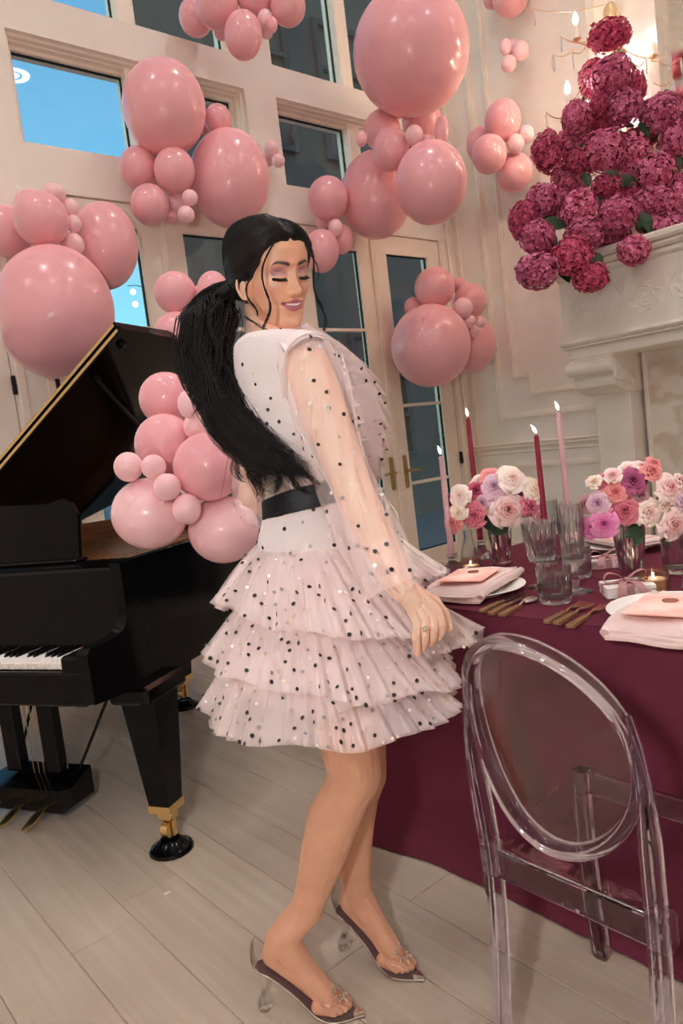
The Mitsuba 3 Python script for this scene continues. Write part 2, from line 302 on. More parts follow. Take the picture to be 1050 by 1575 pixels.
for (ya, yb) in ((2.21, 2.475), (.15, .415)):
    # scroll bracket: a profile in x-z extruded along y, with rolls and a leaf on its flank
    prof = [(4.03, 1.567), (3.985, 1.54), (3.975, 1.50), (3.99, 1.468), (4.03, 1.46), (4.035, 1.44), (4.02, 1.425), (4.03, 1.395), (4.07, 1.375), (4.14, 1.352), (4.2, 1.345), (XR, 1.345), (XR, 1.567)]
    put('corbel', join([place(extrude(sg.Polygon(prof).buffer(.004), yb - ya), [0, ya, 0], [1, 0, 0], [0, 0, 1], [0, 1, 0]), tube([[4.0, ya - .012, 1.505], [4.0, yb + .012, 1.505]], .042, 18), tube([[4.045, ya + .005, 1.425], [4.045, yb - .005, 1.425]], .026, 16)]
        + [ellipsoid([4.03 + .035 * i, ya - .004, 1.47 - .012 * i], [.03, .012, .055 - .006 * i], rz(0), 2) for i in range(6)]), 'm_stone', fp, 40)
    put('pilaster', join([cbox([4.2, ya + .01, .0], [XR, yb - .02, 1.35], .006), cbox([4.17, ya - .0, 0], [XR, yb, .38], .01)]), 'm_stone', fp)
put('marble_surround', join([box([4.33, 1.72, 0], [4.5, 2.2, 1.57]), box([4.33, .42, 0], [4.5, .9, 1.57]), box([4.33, .9, 1.05], [4.5, 1.72, 1.57])]), 'm_marble', fp, label='veined marble slip around the hearth')
put('marble_edging', cbox([4.315, 2.165, 0], [4.345, 2.19, 1.567], .005), 'm_stone', fp)
put('firebox', box([4.49, .9, 0], [4.53, 1.72, 1.05]), 'm_blackmatte', fp)
put('hearth', cbox([3.8, FY0 - .1, 0], [XR, FY1 + .1, .23], .006), 'm_marble', fp)
om = thing('overmantel_mirror', 'tall mirror in a wide white moulded frame above the mantel', 'mirror')
put('frame', join([hole_wall(0.18, 2.43, 2.15, 5.0, [(.62, 2.55, 2.0, 4.6)], 0, .1), frame_ring(.2, 2.41, 2.17, 4.98, .05, -.03, .05), frame_ring(.56, 2.06, 2.49, 4.66, .06, -.02, .06)]).apply_transform(np.array([[0, 1, 0, 4.44], [1, 0, 0, 0], [0, 0, 1, 0], [0, 0, 0, 1.0]])), 'm_trim', om)
scene[om + '__frame']  # x = 4.41..4.54
put('mirror_glass', box([4.5, .6, 2.53], [4.53, 2.02, 4.62]), 'm_mirror', om)

GROW[0] = 1.0; YB, XR, XL, YF, ZC = [v * 1.19 for v in (3.70, 4.545, -3.2, -3.6, 5.3)]
whole('paper_scrap', cbox(np.array([*on_z(257, 1374, 0)[:2], .0002]) - [.009, .005, 0], np.array([*on_z(257, 1374, 0)[:2], .0012]) + [.009, .005, 0], .0003), 'm_trim', 'tiny white scrap of paper on the plank floor before the piano leg', 'paper')
# ------------------------------------------------------------------ outside
struct('ground', box([-20, YB + .2, -.12], [30, 40, -.04]), 'm_patio')
ow = thing('house_wing', 'dark rendered house wing seen through the door panes', 'building')
put('wall', join([box([4.5, 8.0, -.04], [18, 8.5, 9.0]), box([4.5, 7.9, 4.3], [18, 8.0, 4.5])]), 'm_outwall', ow)
for x in (5.6, 7.2, 9.0, 11.0):
    for z in (.9, 5.2):
        w = put('window', place(extrude(sg.box(x, z, x + 1.1, z + 1.9).difference(unary_union([sg.box(x + .08 + .5 * i, z + .08 + .6 * j, x + .52 + .5 * i, z + .62 + .6 * j) for i in range(2) for j in range(3)])), .07), [0, 7.99, 0], [1, 0, 0], [0, 0, 1], [0, -1, 0]), 'm_outtrim', ow)
tr = thing('garden_tree', 'dark leafy tree outside the left door pane', 'tree'); rg = np.random.default_rng(5)
TB = at(228, 455, 6.75) * [1, 1, 0]
tips = []; bm = [tube(resample([TB - [0, 0, .04], TB + [.05, .05, .9], TB + [-.05, 0, 1.9]], 8), np.linspace(.09, .04, 8), 8)]
for i in range(26):
    a = rg.uniform(0, 6.28); l = rg.uniform(.4, .95); b = TB + [0, 0, rg.uniform(.8, 1.8)]; e = b + l * np.array([math.cos(a), math.sin(a), rg.uniform(.2, .75)])
    tips += [b + (e - b) * t for t in np.linspace(.3, 1, 8)]; bm.append(tube([b, (b + e) / 2 + rg.normal(0, .05, 3), e], [.022, .014, .005], 5))
put('trunk', join(bm), 'm_bark', tr, 30)
lv = []
for t in tips:
    for _ in range(6):
        c = t + rg.normal(0, .11, 3); R = frame(rg.normal(0, 1, 3)); lv.append(moved(trimesh.Trimesh([[-.035, 0, 0], [0, -.018, .006], [.035, 0, 0], [0, .018, .006]], [[0, 1, 2], [0, 2, 3]]), T4(R, c)))
put('foliage', join(lv), 'm_outleaf', tr, kind='stuff')
put('string', tube(resample([at(196, 440, 6.2), at(214, 440, 6.25), at(236, 470, 6.2)], 12), .003, 5), 'm_blackmatte', None)  # made-up cord for the glowing balls below
k = 'string'; scene['added_cord'] = scene.pop('string'); tag('added_cord', 'thin dark cord added to carry the reflection balls outside the left door', 'cord')
for i, (x, y, r) in enumerate(((217.6, 412.6, 4.5), (204.5, 449, 4.6), (227.5, 456, 4.1), (208, 468, 4.9))):  # added glowing balls stand in for chandelier reflections on the door glass
    whole('reflection_ball', moved(trimesh.creation.icosphere(subdivisions=2), T4(np.eye(3) * r * 6.2 / FOC, at(x, y, 6.2))), 'm_globe', ['highest glowing ball standing in for a lamp reflection in the glass left of the balloons', 'leftmost glowing ball standing in for a lamp reflection in the glass, level with the pane middle', 'rightmost glowing ball standing in for a lamp reflection close to the door stile', 'lowest glowing ball standing in for a lamp reflection in the door glass above the piano lid'][i], 'lamp reflection', 'added lamp reflections', True, emitter={'type': 'area', 'radiance': rgb(3.0, 2.7, 2.2)})
# ------------------------------------------------------------------ grand piano
PC = np.array([0.719, 2.038, 0.0]); PA = math.radians(62)
PE1 = np.array([math.sin(PA), math.cos(PA), 0]); PE2 = np.array([-math.cos(PA), math.sin(PA), 0]); PZ = np.array([0, 0, 1.0])
matte('m_pianowood', proc(lambda p, n, uv: mix((0.10, 0.035, 0.015), (0.22, 0.085, 0.035), fbm(p.x * 8, p.y * 8, p.z * 90))), 0.3, 0.5)
matte('m_ivory', srgb(232, 228, 222), 0.25, 0.5)
matte('m_redfelt', [0.20, 0.012, 0.02], 0.9, 0.1)
piano = thing('grand_piano', 'glossy black grand piano with its lid propped open', 'piano')
def pp(name, mesh, bsdf='m_black', parent=None, smooth=35, **kw):
    """A piano part given in the piano's own frame: x from the player to the tail, y from treble to bass, z up."""
    return put(name, place(mesh, PC, PE1, PE2, PZ), bsdf, parent or piano, smooth, **kw)
W = 1.47
# right-hand outline of the case seen from above, from the keyboard to the tail and back along the straight bass side
outline = [(0.19, 0.0), (0.55, 0.0), (0.85, 0.0), (1.05, .008), (1.22, .04), (1.38, .13), (1.52, .28), (1.65, .44), (1.80, .60), (1.95, .76), (2.04, .93), (2.02, 1.08), (1.94, 1.215), (1.80, 1.33), (1.66, 1.43), (1.5, W), (0.19, W)]
ol = resample([(x, y, 0) for x, y in outline[1:16]], 60)[:, :2]
case_poly = sg.Polygon([outline[0]] + [tuple(q) for q in ol] + [outline[-1]]).buffer(0)
rim = case_poly.difference(case_poly.buffer(-.035).union(sg.box(0.1, .035, .30, W - .035)))
pp('rim', moved(extrude(rim, .385), T4(t=(0, 0, .585))))
inner = case_poly.buffer(-.0355).difference(case_poly.buffer(-.05).union(sg.box(0, 0, .45, W)))
pp('inner_rim', moved(extrude(inner, .225), T4(t=(0, 0, .75))), 'm_pianowood', label='brown wooden inside of the rim')
pp('soundboard', moved(extrude(case_poly.buffer(-.051), .015), T4(t=(0, 0, .80))), 'm_pianowood')
pp('iron_plate', moved(extrude(case_poly.buffer(-.07).difference(sg.box(0, 0, .52, W)), .02), T4(t=(0, 0, .84))), 'm_pianowood')
for i in range(26):
    y = .14 + .047 * i; xe = 1.75 - 1.1 * max(0, (.62 - y)) / .62 - .4 * max(0, y - 1.1)
    pp('string', tube([[.5, y, .875], [max(.7, xe), y + .02, .875]], .0012, 4), 'm_gold')
side = sg.Polygon([(0.0, .60), (.15, .585), (.3, .585), (.3, .965), (.194, .965), (.196, .82), (.187, .79), (.165, .768), (.13, .757), (.085, .754), (.012, .754), (.0, .742)]).buffer(.003)
for nm, y in (('cheek', 0.0), ('cheek', W - .04)):
    pp(nm, place(extrude(side, .04), [0, y, 0], [1, 0, 0], [0, 0, 1], [0, 1, 0]))
pp('keybed', cbox([0.005, .04, .585], [.36, W - .04, .645], .006))
pp('key_slip', cbox([0.0, .035, .60], [.022, W - .035, .690], .006))
pp('underframe', moved(extrude(case_poly.buffer(-.02), .05), T4(t=(0, 0, .56))), 'm_black')
for y in (.04, W - .115): pp('key_block', cbox([.004, y, .64], [.17, y + .075, .735], .01))
pp('fallboard', place(extrude(sg.Polygon([(.185, .70), (.20, .70), (.275, .93), (.262, .935)]).buffer(.004), W - .08), [0, .04, 0], [1, 0, 0], [0, 0, 1], [0, 1, 0]))
pp('name_felt', cbox([.172, .115, .700], [.186, W - .115, .712], .003), 'm_redfelt')
K0, KW = 0.118, (W - .236) / 52
wk = mikit.ply(cbox([0, .0005, 0], [.150, KW - .0007, .022], .0022), 'm_ivory', 30); bk = mikit.ply(hull([[0, 0, 0], [0, .010, 0], [.095, 0, 0], [.095, .010, 0], [.010, .001, .0115], [.010, .009, .0115], [.095, .001, .0115], [.095, .009, .0115]]), 'm_black')
PM = np.eye(4); PM[:3, 0], PM[:3, 1], PM[:3, 2], PM[:3, 3] = PE1, PE2, PZ, PC
for i in range(52):
    put('white_key', wk, None, piano, to_world=tw(PM @ T4(t=(.026, K0 + i * KW, .690))))
    if (51 - i) % 7 not in (1, 4) and i < 51:      # keys run from treble to bass
        put('black_key', bk, None, piano, to_world=tw(PM @ T4(t=(.080, K0 + (i + 1) * KW - .005, .711))))
pp('shelf_rail', join([cbox([.262, .04, .925], [.46, W - .04, .945], .006), cbox([.255, .04, .90], [.285, W - .04, .93], .006)]))
dk = sg.Polygon([(.39, .945), (1.125, .945), (1.125, 1.11), (1.10, 1.15), (1.02, 1.165), (.95, 1.15), (.735, 1.16), (.52, 1.15), (.45, 1.165), (.415, 1.15), (.39, 1.11)]).buffer(.012).buffer(-.006)
tilt = np.array([math.sin(.16), 0, math.cos(.16)])
pp('music_desk', place(extrude(dk, .014), [.46 - .945 * math.sin(.16) * .98, 0, .945 - .945 * math.cos(.16)], [0, 1, 0], tilt, [-tilt[2], 0, tilt[0]]))
pp('desk_ledge', cbox([.40, .36, .945], [.47, 1.11, .957], .004))
# lid: hinged on the bass side; the front flap is folded back on top of it
hy, hz, ang = W - .01, .975, math.radians(33.3); L = 1.425
lx = np.array([1.0, 0, 0]); ly = np.array([0, -math.cos(ang), math.sin(ang)]); lz = np.cross(lx, ly)
lid_o = np.array([0, hy, hz])
lidpoly = sg.Polygon([(.72, 0), (.72, L), (.9, L)] + [(x, (hy - y) * L / hy) for x, y in outline[3:15]] + [(1.60, 0.0)]).buffer(.012).intersection(sg.box(.72, -.04, 2.2, 2))
# the lid's plane: local z (lz) points down into the piano; thickness goes up
def on_lid(mesh, off=0): return place(mesh, lid_o - lz * off, lx, ly, -lz)
lid = pp('lid', on_lid(extrude(lidpoly, .022)))
flap = sg.box(.725, 0.02, 1.13, L).intersection(lidpoly)
pp('lid_flap', on_lid(extrude(flap, .022), .026))
for z0 in (.0055, .0305):
    pp('hinge_strip', on_lid(box([.7165, .02, z0], [.7195, L - .005, z0 + .012])), 'm_gold', lid, label='gold piano hinge leaf along the lid edge')
for (x, y) in ((.78, L - .06), (.80, L - .25)):
    pp('bumper', on_lid(moved(lathe([(0, -.016), (.016, -.014), (.018, 0), (.014, .002)], 16), T4(t=(x, y, 0)))), 'm_black', lid)
q0 = lid_o + lx * .80 + ly * (L - .25) + lz * .012
pp('lid_prop', tube([q0, [1.0, .06, .93]], .009, 8), 'm_black')
def leg(x, y, name='leg'):
    s = .048
    top = [[x - .065, y - .065], [x + .065, y - .065], [x + .065, y + .065], [x - .065, y + .065]]
    lo = [[x - s, y - s], [x + s, y - s], [x + s, y + s], [x - s, y + s]]; s2 = .038
    lo = [[x + a, y + b] for a, b in ((-s2, -s2), (s2, -s2), (s2, s2), (-s2, s2))]
    k = pp(name, join([hull([[*p, .555] for p in top] + [[*p, .535] for p in top] + [[*p, .165] for p in lo]), cbox([x - .11, y - .075, .525], [x + .11, y + .075, .585], .012)]), smooth=False)
    c = pp('ferrule', hull([[x + a, y + b, z] for a, b in ((-.041, -.041), (.041, -.041), (.041, .041), (-.041, .041)) for z in (.14, .166)]), 'm_gold', k, False)
    pp('caster', join([cbox([x - .022, y - .03, .105], [x + .022, y + .03, .142], .006), moved(lathe([(.0, -.012), (.026, -.012), (.026, .012), (0, .012)], 20), T4(np.array([[1, 0, 0], [0, 0, -1], [0, 1, 0.]]), (x - .01, y, .075))), cbox([x - .008, y - .022, .05], [x + .012, y - .014, .11], .002), cbox([x - .008, y + .014, .05], [x + .012, y + .022, .11], .002)]), 'm_gold', k, 40)
    pp('caster_cup', moved(lathe([(0, 0), (.066, 0), (.072, .006), (.068, .014), (.055, .018), (.036, .038), (.030, .040), (.028, .034), (0, .034)], 40), T4(t=(x - .005, y, .0))), 'm_black', k, 40)
leg(.275, .03); leg(.275, W - .05); leg(1.47, .77)
ly_ = thing('pedal_lyre', 'x', 'x'); labels.pop(ly_)
lyre = piano + '__pedal_lyre'
pp('lyre_post', cbox([.40, .585, .16], [.45, .655, .58], .006)); pp('lyre_post', cbox([.40, .775, .16], [.45, .845, .58], .006))
pp('pedal_box', hull([[.33, .53, .05], [.33, .90, .05], [.50, .53, .05], [.50, .90, .05], [.33, .53, .135], [.33, .90, .135], [.50, .53, .155], [.50, .90, .155], [.36, .50, .07], [.36, .93, .07], [.36, .50, .135], [.36, .93, .135]]))
for y in (.60, .715, .83):
    pp('pedal', join([tube(resample([[.36, y, .075], [.29, y, .068], [.235, y, .045], [.205, y, .04]], 12), [.008, .008, .009, .011, .014, .016, .018, .019, .019, .018, .014, .006], 10, flat=1.0)]).apply_transform(T4(np.diag([1, 1, .6]), (0, 0, .026))), 'm_gold')
pp('lyre_rod', tube([[.46, .565, .13], [.70, .42, .58]], .006, 8)); pp('lyre_rod', tube([[.46, .86, .13], [.70, .86, .58]], .006, 8))
for y in (.69, .715, .74): pp('pedal_rod', tube([[.43, y, .14], [.43, y, .58]], .0022, 6), 'm_brass')
# ------------------------------------------------------------------ dining table cloth
def velvet(p, n, uv):
    f = fbm(p.x * 7 + 3 * fbm(p.x * 2, p.y * 2, p.z * 2), p.y * 7, p.z * 7, octaves=4)
    return mix((0.060, 0.0092, 0.0195), (0.108, 0.0185, 0.0355), f)
mat('m_velvet', two({'type': 'principled', 'base_color': proc(velvet), 'roughness': 0.85, 'specular': 0.15, 'sheen': 0.5, 'sheen_tint': 0.8}))
TX0, TX1, TY0, TY1, TZ = 1.44, 2.58, -0.75, 1.76, 0.77
def cloth():
    # rounded rectangle outline, lowered ring by ring to the floor with folds that grow towards the hem
    r = .03; base = sg.box(TX0 + r, TY0 + r, TX1 - r, TY1 - r).buffer(r, quad_segs=8); n = 900
    P = np.array([base.exterior.interpolate(t, normalized=True).coords[0] for t in np.linspace(0, 1, n, endpoint=False)])
    tg = np.roll(P, -1, 0) - np.roll(P, 1, 0); nm = np.stack([tg[:, 1], -tg[:, 0]], 1); nm /= np.linalg.norm(nm, axis=1, keepdims=True)
    c = base.centroid; sgn = np.sign(((P - [c.x, c.y]) * nm).sum(1)); nm *= sgn[:, None]
    corner = np.zeros(n)
    for cx, cy in ((TX0, TY1), (TX1, TY1), (TX0, TY0), (TX1, TY0)): corner += np.exp(-(np.hypot(P[:, 0] - cx, P[:, 1] - cy) / .22) ** 2)
    s = np.linspace(0, 1, n, endpoint=False) * 2 * math.pi
    soft = .35 + .65 * np.clip(meshkit.noise(np.stack([np.cos(s) * 4, np.sin(s) * 4, 0 * s], 1), 3), 0, 1)
    wave = (np.sin(s * 23 + 1.3) * .5 + np.sin(s * 41 + .7) * .3 + np.sin(s * 11) * .4) * soft
    wave *= np.where(np.abs(P[:, 0] - TX0) < .02, .22, 1.0) * (1 + 1.4 * corner)
    rings = []
    zs = [TZ, TZ - .003, TZ - .012, TZ - .03] + list(np.linspace(TZ - .06, .02, 22)) + [.006]
    for z in zs:
        t = (TZ - z) / TZ; off = -.012 + .012 * min(1, (TZ - z) / .03) + (.018 * wave + .012) * t ** 1.3 + corner * .05 * t + (.02 * max(0, t - .9) * 10)
        Q = P + nm * off[:, None]; rings.append(np.column_stack([Q, np.full(n, z) + (.004 * np.sin(s * 37) * (t > .97) if z > .01 else 0)]))
    top = [np.column_stack([c.x + (P[:, 0] - c.x) * k, c.y + (P[:, 1] - c.y) * k, np.full(n, TZ)]) for k in (0.02, .5, .9, .985)]
    return loft(top + rings, caps=False)
whole('tablecloth', cloth(), 'm_velvet', 'burgundy velvet tablecloth hanging to the floor over the dining table', 'tablecloth', smooth=60)

# ------------------------------------------------------------------ clear chair
ch = thing('ghost_chair', 'clear lilac-tinted plastic chair with round back at the burgundy table', 'chair')
CYc = 0.7225
def cp(x, y, z): return [x, CYc + y, z]
# oval back panel: a thin curved sheet set in a thick rim
def oval(a, rr, k=1.0):
    u, v = .158 * rr * math.cos(a), .197 * rr * math.sin(a)
    x, y, z = .955 - math.sin(.182) * v + .048 * (rr * math.cos(a)) ** 2, u, .710 + math.cos(.182) * v
    return np.array([x, y, z])
n = 72; A = np.arange(n) * 2 * math.pi / n
rg_ = [np.array([cp(*oval(a, r)) for a in A]) for r in (.02, .35, .7, .93)]
put('back_panel', loft(rg_, caps=False), 'm_lilac_sheet', ch, True)
ring = np.array([cp(*oval(a, .985)) for a in np.append(A, A[:1])])
sec = []
cen = np.array([cp(*oval(0, 0))])[0]
for i in range(n):
    p = ring[i]; t = ring[(i + 1) % n] - ring[i - 1 if i else n - 1]; t /= np.linalg.norm(t); o = p - cen; o -= (o @ t) * t; o /= np.linalg.norm(o); b = np.cross(t, o)
    prof = [(-.0095, -.013), (-.006, -.017), (.006, -.017), (.0095, -.013), (.0095, .013), (.006, .017), (-.006, .017), (-.0095, .013)]
    sec.append([p + u * o + v * b for u, v in prof])
rr = np.array(sec); v = rr.reshape(-1, 3); m = 8; f = []
for i in range(n):
    for j in range(m):
        a, b_, c, d = i * m + j, i * m + (j + 1) % m, ((i + 1) % n) * m + (j + 1) % m, ((i + 1) % n) * m + j; f += [[a, b_, c], [a, c, d]]
rim_ = trimesh.Trimesh(v, f, process=False); rim_.fix_normals()
put('back_rim', rim_, 'm_lilac_glass', ch, 50)
def bar(P, w, d, bev=.004, up=(0, 1, 0), tip=1.0):
    """A bar of bevelled rectangular section along a polyline (w across "up", d along it)."""
    P = np.asarray(P, float); t = np.gradient(P, axis=0); t /= np.linalg.norm(t, axis=1, keepdims=True); rings = []
    for i_, (p, q) in enumerate(zip(P, t)):
        k_ = tip + (1 - tip) * min(1, i_ / 4); u = np.asarray(up, float); u = u - (u @ q) * q; u /= np.linalg.norm(u); s = np.cross(q, u); a, b = w / 2, d / 2
        rings.append([p + (x * s + y * u) * k_ for x, y in ((-a + bev, -b), (a - bev, -b), (a, -b + bev), (a, b - bev), (a - bev, b), (-a + bev, b), (-a, b - bev), (-a, -b + bev))])
    m = loft(rings); m.fix_normals(); return m
for s in (1, -1):
    y = s * .165
    put('rear_leg', bar(resample([cp(.982, s * .158, .79), cp(.992, s * .168, .66), cp(1.002, s * .165, .54), cp(1.008, s * .162, .42), cp(.998, s * .162, .22), cp(.975, s * .164, .0)], 16), .040, .024, tip=.25), 'm_lilac_glass', ch, False)
    put('front_leg', bar(resample([cp(1.375, s * .195, .455), cp(1.37, s * .195, .3), cp(1.385, s * .19, .0)], 10), .034, .034), 'm_lilac_glass', ch, False)
    put('side_rail', bar([cp(1.015, s * .165, .425), cp(1.36, s * .19, .425)], .02, .055, up=(0, 0, 1)), 'm_lilac_sheet', ch, False)
    put('bracket', cbox(cp(.995, s * .165 - .02, .40), cp(1.035, s * .165 + .02, .462), .006), 'm_lilac_sheet', ch, 30)
put('rear_rail', bar([cp(1.012, .145, .425), cp(1.012, -.145, .425)], .018, .056, up=(0, 0, 1)), 'm_lilac_glass', ch, False)
put('front_rail', bar([cp(1.372, .18, .43), cp(1.372, -.18, .43)], .018, .05, up=(0, 0, 1)), 'm_lilac_glass', ch, False)
put('seat', loft([[cp(1.0 + .2 + x, y, .463 + .004 * (abs(x) + abs(y))) for x, y in zip(.2 * k * np.sign(np.cos(A)) * np.abs(np.cos(A)) ** .5, .18 * k * np.sign(np.sin(A)) * np.abs(np.sin(A)) ** .5)] for k in (.02, .5, 1.0)], caps=False), 'm_lilac_sheet', ch, True)

# ------------------------------------------------------------------ things on the table
matte('m_porcelain', srgb(238, 234, 228), 0.2, 0.5)
matte('m_linen', proc(lambda p, n, uv: mix(srgb(214, 188, 184), srgb(228, 207, 202), fbm(p.x * 40, p.y * 40, p.z * 40) * .7 + .3 * noise(p.x * 700, p.y * 700, p.z * 700))), 0.85, 0.1, sheen=0.4)
matte('m_blush', proc(lambda p, n, uv: mix(srgb(238, 176, 164), srgb(246, 218, 206), smoothstep(.25, .75, fbm(p.x * 16, p.y * 16, p.z * 5, octaves=4)))), 0.7, 0.2)
matte('m_card', srgb(214, 196, 204), 0.7, 0.2)
mat('m_copper', two({'type': 'principled', 'base_color': rgb(0.55, 0.25, 0.17), 'metallic': 0.9, 'roughness': 0.3}))
matte('m_handle', proc(lambda p, n, uv: mix((0.085, 0.040, 0.018), (0.26, 0.13, 0.062), fbm((p.x - p.y) * 40, (p.x + p.y) * 300, p.z * 300))), 0.4, 0.4)
matte('m_white', srgb(240, 236, 232), 0.45, 0.3)
matte('m_ribbon', srgb(176, 128, 128), 0.5, 0.3, sheen=0.5)
matte('m_wax_mauve', srgb(214, 172, 180), 0.4, 0.4); matte('m_wax_red', srgb(128, 26, 50), 0.35, 0.4); matte('m_wax_white', srgb(250, 238, 220), 0.5, 0.3)
matte('m_wick', [0.02, 0.015, 0.01], 0.9)
mat('m_ribbed', {'type': 'dielectric', 'int_ior': 1.5, 'specular_transmittance': rgb(1.0, 0.88, 0.78)})
mat('m_crystal', {'type': 'dielectric', 'int_ior': 1.52})
mat('m_flame', two({'type': 'diffuse', 'reflectance': rgb(0.9, 0.8, 0.6)}))
def flame(name_parent, base, h=.026, r=.0048, lean=(0, 0)):
    t = np.linspace(0, 1, 14); P = np.stack([base[0] + lean[0] * t ** 1.5, base[1] + lean[1] * t ** 1.5, base[2] + h * t], 1)
    put('flame', tube(P, r * np.sin(np.pi * np.clip(t, .03, .985) ** .75) ** .8 + 1e-4, 10), 'm_flame', name_parent, True, emitter={'type': 'area', 'radiance': rgb(26, 19, 11)})
# dinner settings: plate, folded napkin, envelope with a wax seal
def setting(cx, cy, nx, ny, ang, words):
    R = rz(ang); M0 = lambda m: moved(m, T4(np.eye(3), (cx, cy, TZ + .0005))); M = lambda m: moved(m, T4(R, (nx, ny, TZ)))
    prof = [(0, .006), (.085, .006), (.095, .010), (.140, .021), (.1425, .0225), (.1415, .0245), (.138, .0235), (.095, .0135), (.085, .0105), (0, .0105)]
    whole('dinner_plate', M0(lathe([(0, .0), (.08, 0), (.08, .006)] + prof[2:], 64)), 'm_porcelain', 'white dinner plate under the folded napkin of ' + words, 'plate', 'dinner plates', 40)
    # napkin: a thick soft fold lying across the plate, its near end hanging over the rim
    nk = []
    w = .085
    for layer in range(3):
        P = resample([[-.125 + .004 * layer, 0, .010 + .0065 * layer], [-.10, 0, .0225 + .0072 * layer], [-.05, 0, .0295 + .0072 * layer], [.0, 0, .0305 + .0072 * layer], [.08, 0, .0305 + .0072 * layer], [.150 - .004 * layer, 0, .0315 + .007 * layer]], 18)
        rings = []
        for i, p in enumerate(P):
            t = i / 17; ww = w * (1 - .05 * layer * .3) * (1 + .10 * math.sin(3 * t + layer)); th = .0034
            ys = np.linspace(-1, 1, 9); dz = .0025 * np.sin(ys * 3 + t * 4 + layer * 2)
            up_ = [p + [0, y * ww, th + d] for y, d in zip(ys, dz)]; dn_ = [p + [0, y * ww, -th + d] for y, d in zip(ys[::-1], dz[::-1])]
            rings.append(up_ + dn_)
        nk.append(loft(rings))
    # rolled long edges
    for s in (-1, 1): nk.append(tube(resample([[-.122, s * w, .0205], [-.08, s * (w + .002), .034], [0, s * (w + .004), .0385], [.150, s * w * 1.05, .0395]], 14), .0105, 10))
    m = join([q if q.volume > 0 else (q.invert() or q) for q in nk])
    whole('napkin', M(m), 'm_linen', 'folded blush linen napkin on the plate of ' + words, 'napkin', 'folded napkins', 50)
    e = thing('envelope', 'blush watercolour envelope lying on the napkin of ' + words, 'envelope', 'blush envelopes')
    z = .0560
    put('paper', M(moved(cbox([-.088, -.066, 0], [.088, .066, .0015], .0005), T4(rz(.12), (.0, .004, z)))), 'm_blush', e)
    put('flap', M(moved(extrude(sg.Polygon([(-.088, -.066), (-.088, .066), (.03, .006), (.03, -.006)]), .0012), T4(rz(.12), (.0, .004, z + .0015)))), 'm_blush', e)
    put('wax_seal', M(moved(lathe([(0, 0), (.015, 0), (.0165, .0015), (.0155, .003), (.012, .0028), (.011, .0022), (0, .0022)], 24), T4(rz(.12), (.028, .006, z + .0026)))), 'm_copper', e, 40, label='copper wax seal')
def cutlery(kind, base, tip, label):
    """Handle end at base, working end at tip, both on the cloth."""
    b, t = np.array([*base[:2], 0.0]), np.array([*tip[:2], 0.0]); X = t - b; L = np.linalg.norm(X); X /= L; Y = np.array([-X[1], X[0], 0]); O = np.array([b[0], b[1], TZ]); Z = np.array([0, 0, 1.0])
    k = thing(kind, label, 'cutlery', 'wooden handled cutlery')
    H = .098
    put('handle', place(hull([[x, s * w, z] for x, w in ((0, .0075), (.004, .0092), (H, .0075), (H + .004, .006)) for s in (-1, 1) for z in ((.0015, .0095) if 0 < x < H + .003 else (.003, .008))]), O, X, Y, Z), 'm_handle', k, 20)
    if kind == 'table_knife':
        put('blade', place(join([tube([[H, 0, .005], [H + .02, 0, .005]], .0045, 8), place(extrude(sg.Polygon([(H + .015, -.005), (H + .03, -.009), (L - .02, -.0095), (L, .004), (L - .01, .007), (H + .015, .006)]), .0016), [0, 0, .0035], [1, 0, 0], [0, 1, 0], [0, 0, 1])]), O, X, Y, Z), 'm_silver', k, 30)
    elif kind == 'spoon':
        bowl = ellipsoid([L - .03, 0, .008], [.030, .0185, .0065], None, 3)
        put('bowl', place(join([tube(resample([[H, 0, .0055], [H + .03, 0, .008], [L - .055, 0, .007]], 10), [.0045, .004, .0035, .003, .003, .003, .003, .003, .0035, .004], 8), bowl]), O, X, Y, Z), 'm_silver', k, 60)
    else:
        hb = L - .052; head = [tube(resample([[H, 0, .0055], [H + .025, 0, .009], [hb, 0, .007]], 10), .0032, 8), place(extrude(sg.Polygon([(hb - .012, -.003), (hb + .006, -.0115), (hb + .012, -.0115), (hb + .012, .0115), (hb + .006, .0115), (hb - .012, .003)]), .002), [0, 0, .006], [1, 0, 0], [0, 1, 0], [0, 0, 1])]
        for i in range(4):
            y = -.0098 + .0065 * i; head.append(tube(resample([[hb + .010, y, .007], [hb + .03, y, .0045], [L, y * .92, .009]], 8), [.0016] * 6 + [.0012, .0006], 6, flat=1.2))
        put('head', place(join(head), O, X, Y, Z), 'm_copper', k, 50)
setting(1.61, 1.365, 1.60, 1.37, math.radians(13), 'the left place setting')
setting(1.585, 0.78, 1.475, .735, math.radians(4), 'the right place setting')
def line(px0, px1, z=TZ): a, b = on_z(*px0, z), on_z(*px1, z); return a[:2], b[:2]
def cut(kind, p0, p1, L, label):
    a, b = line(p0, p1); d = (b - a) / np.linalg.norm(b - a); cutlery(kind, a, a + d * L, label)
cut('table_knife', (740, 944), (826, 902), .225, 'knife with wooden handle, farthest left of the three beside the left plate')
cut('table_knife', (754, 948), (832, 905), .215, 'knife with wooden handle, between the other knife and the spoon')
cut('spoon', (770, 950), (826, 921), .185, 'silver spoon with wooden handle before the crystal tumbler')
cut('dinner_fork', (840, 961), (905, 925), .195, 'copper fork with wooden handle, leftmost of the three left of the right plate')
cut('dinner_fork', (855, 963), (922, 925), .19, 'copper fork with wooden handle, middle of the three left of the right plate')
cut('dinner_fork', (875, 968), (950, 922), .20, 'copper fork with wooden handle nearest the right plate, half under the napkin')
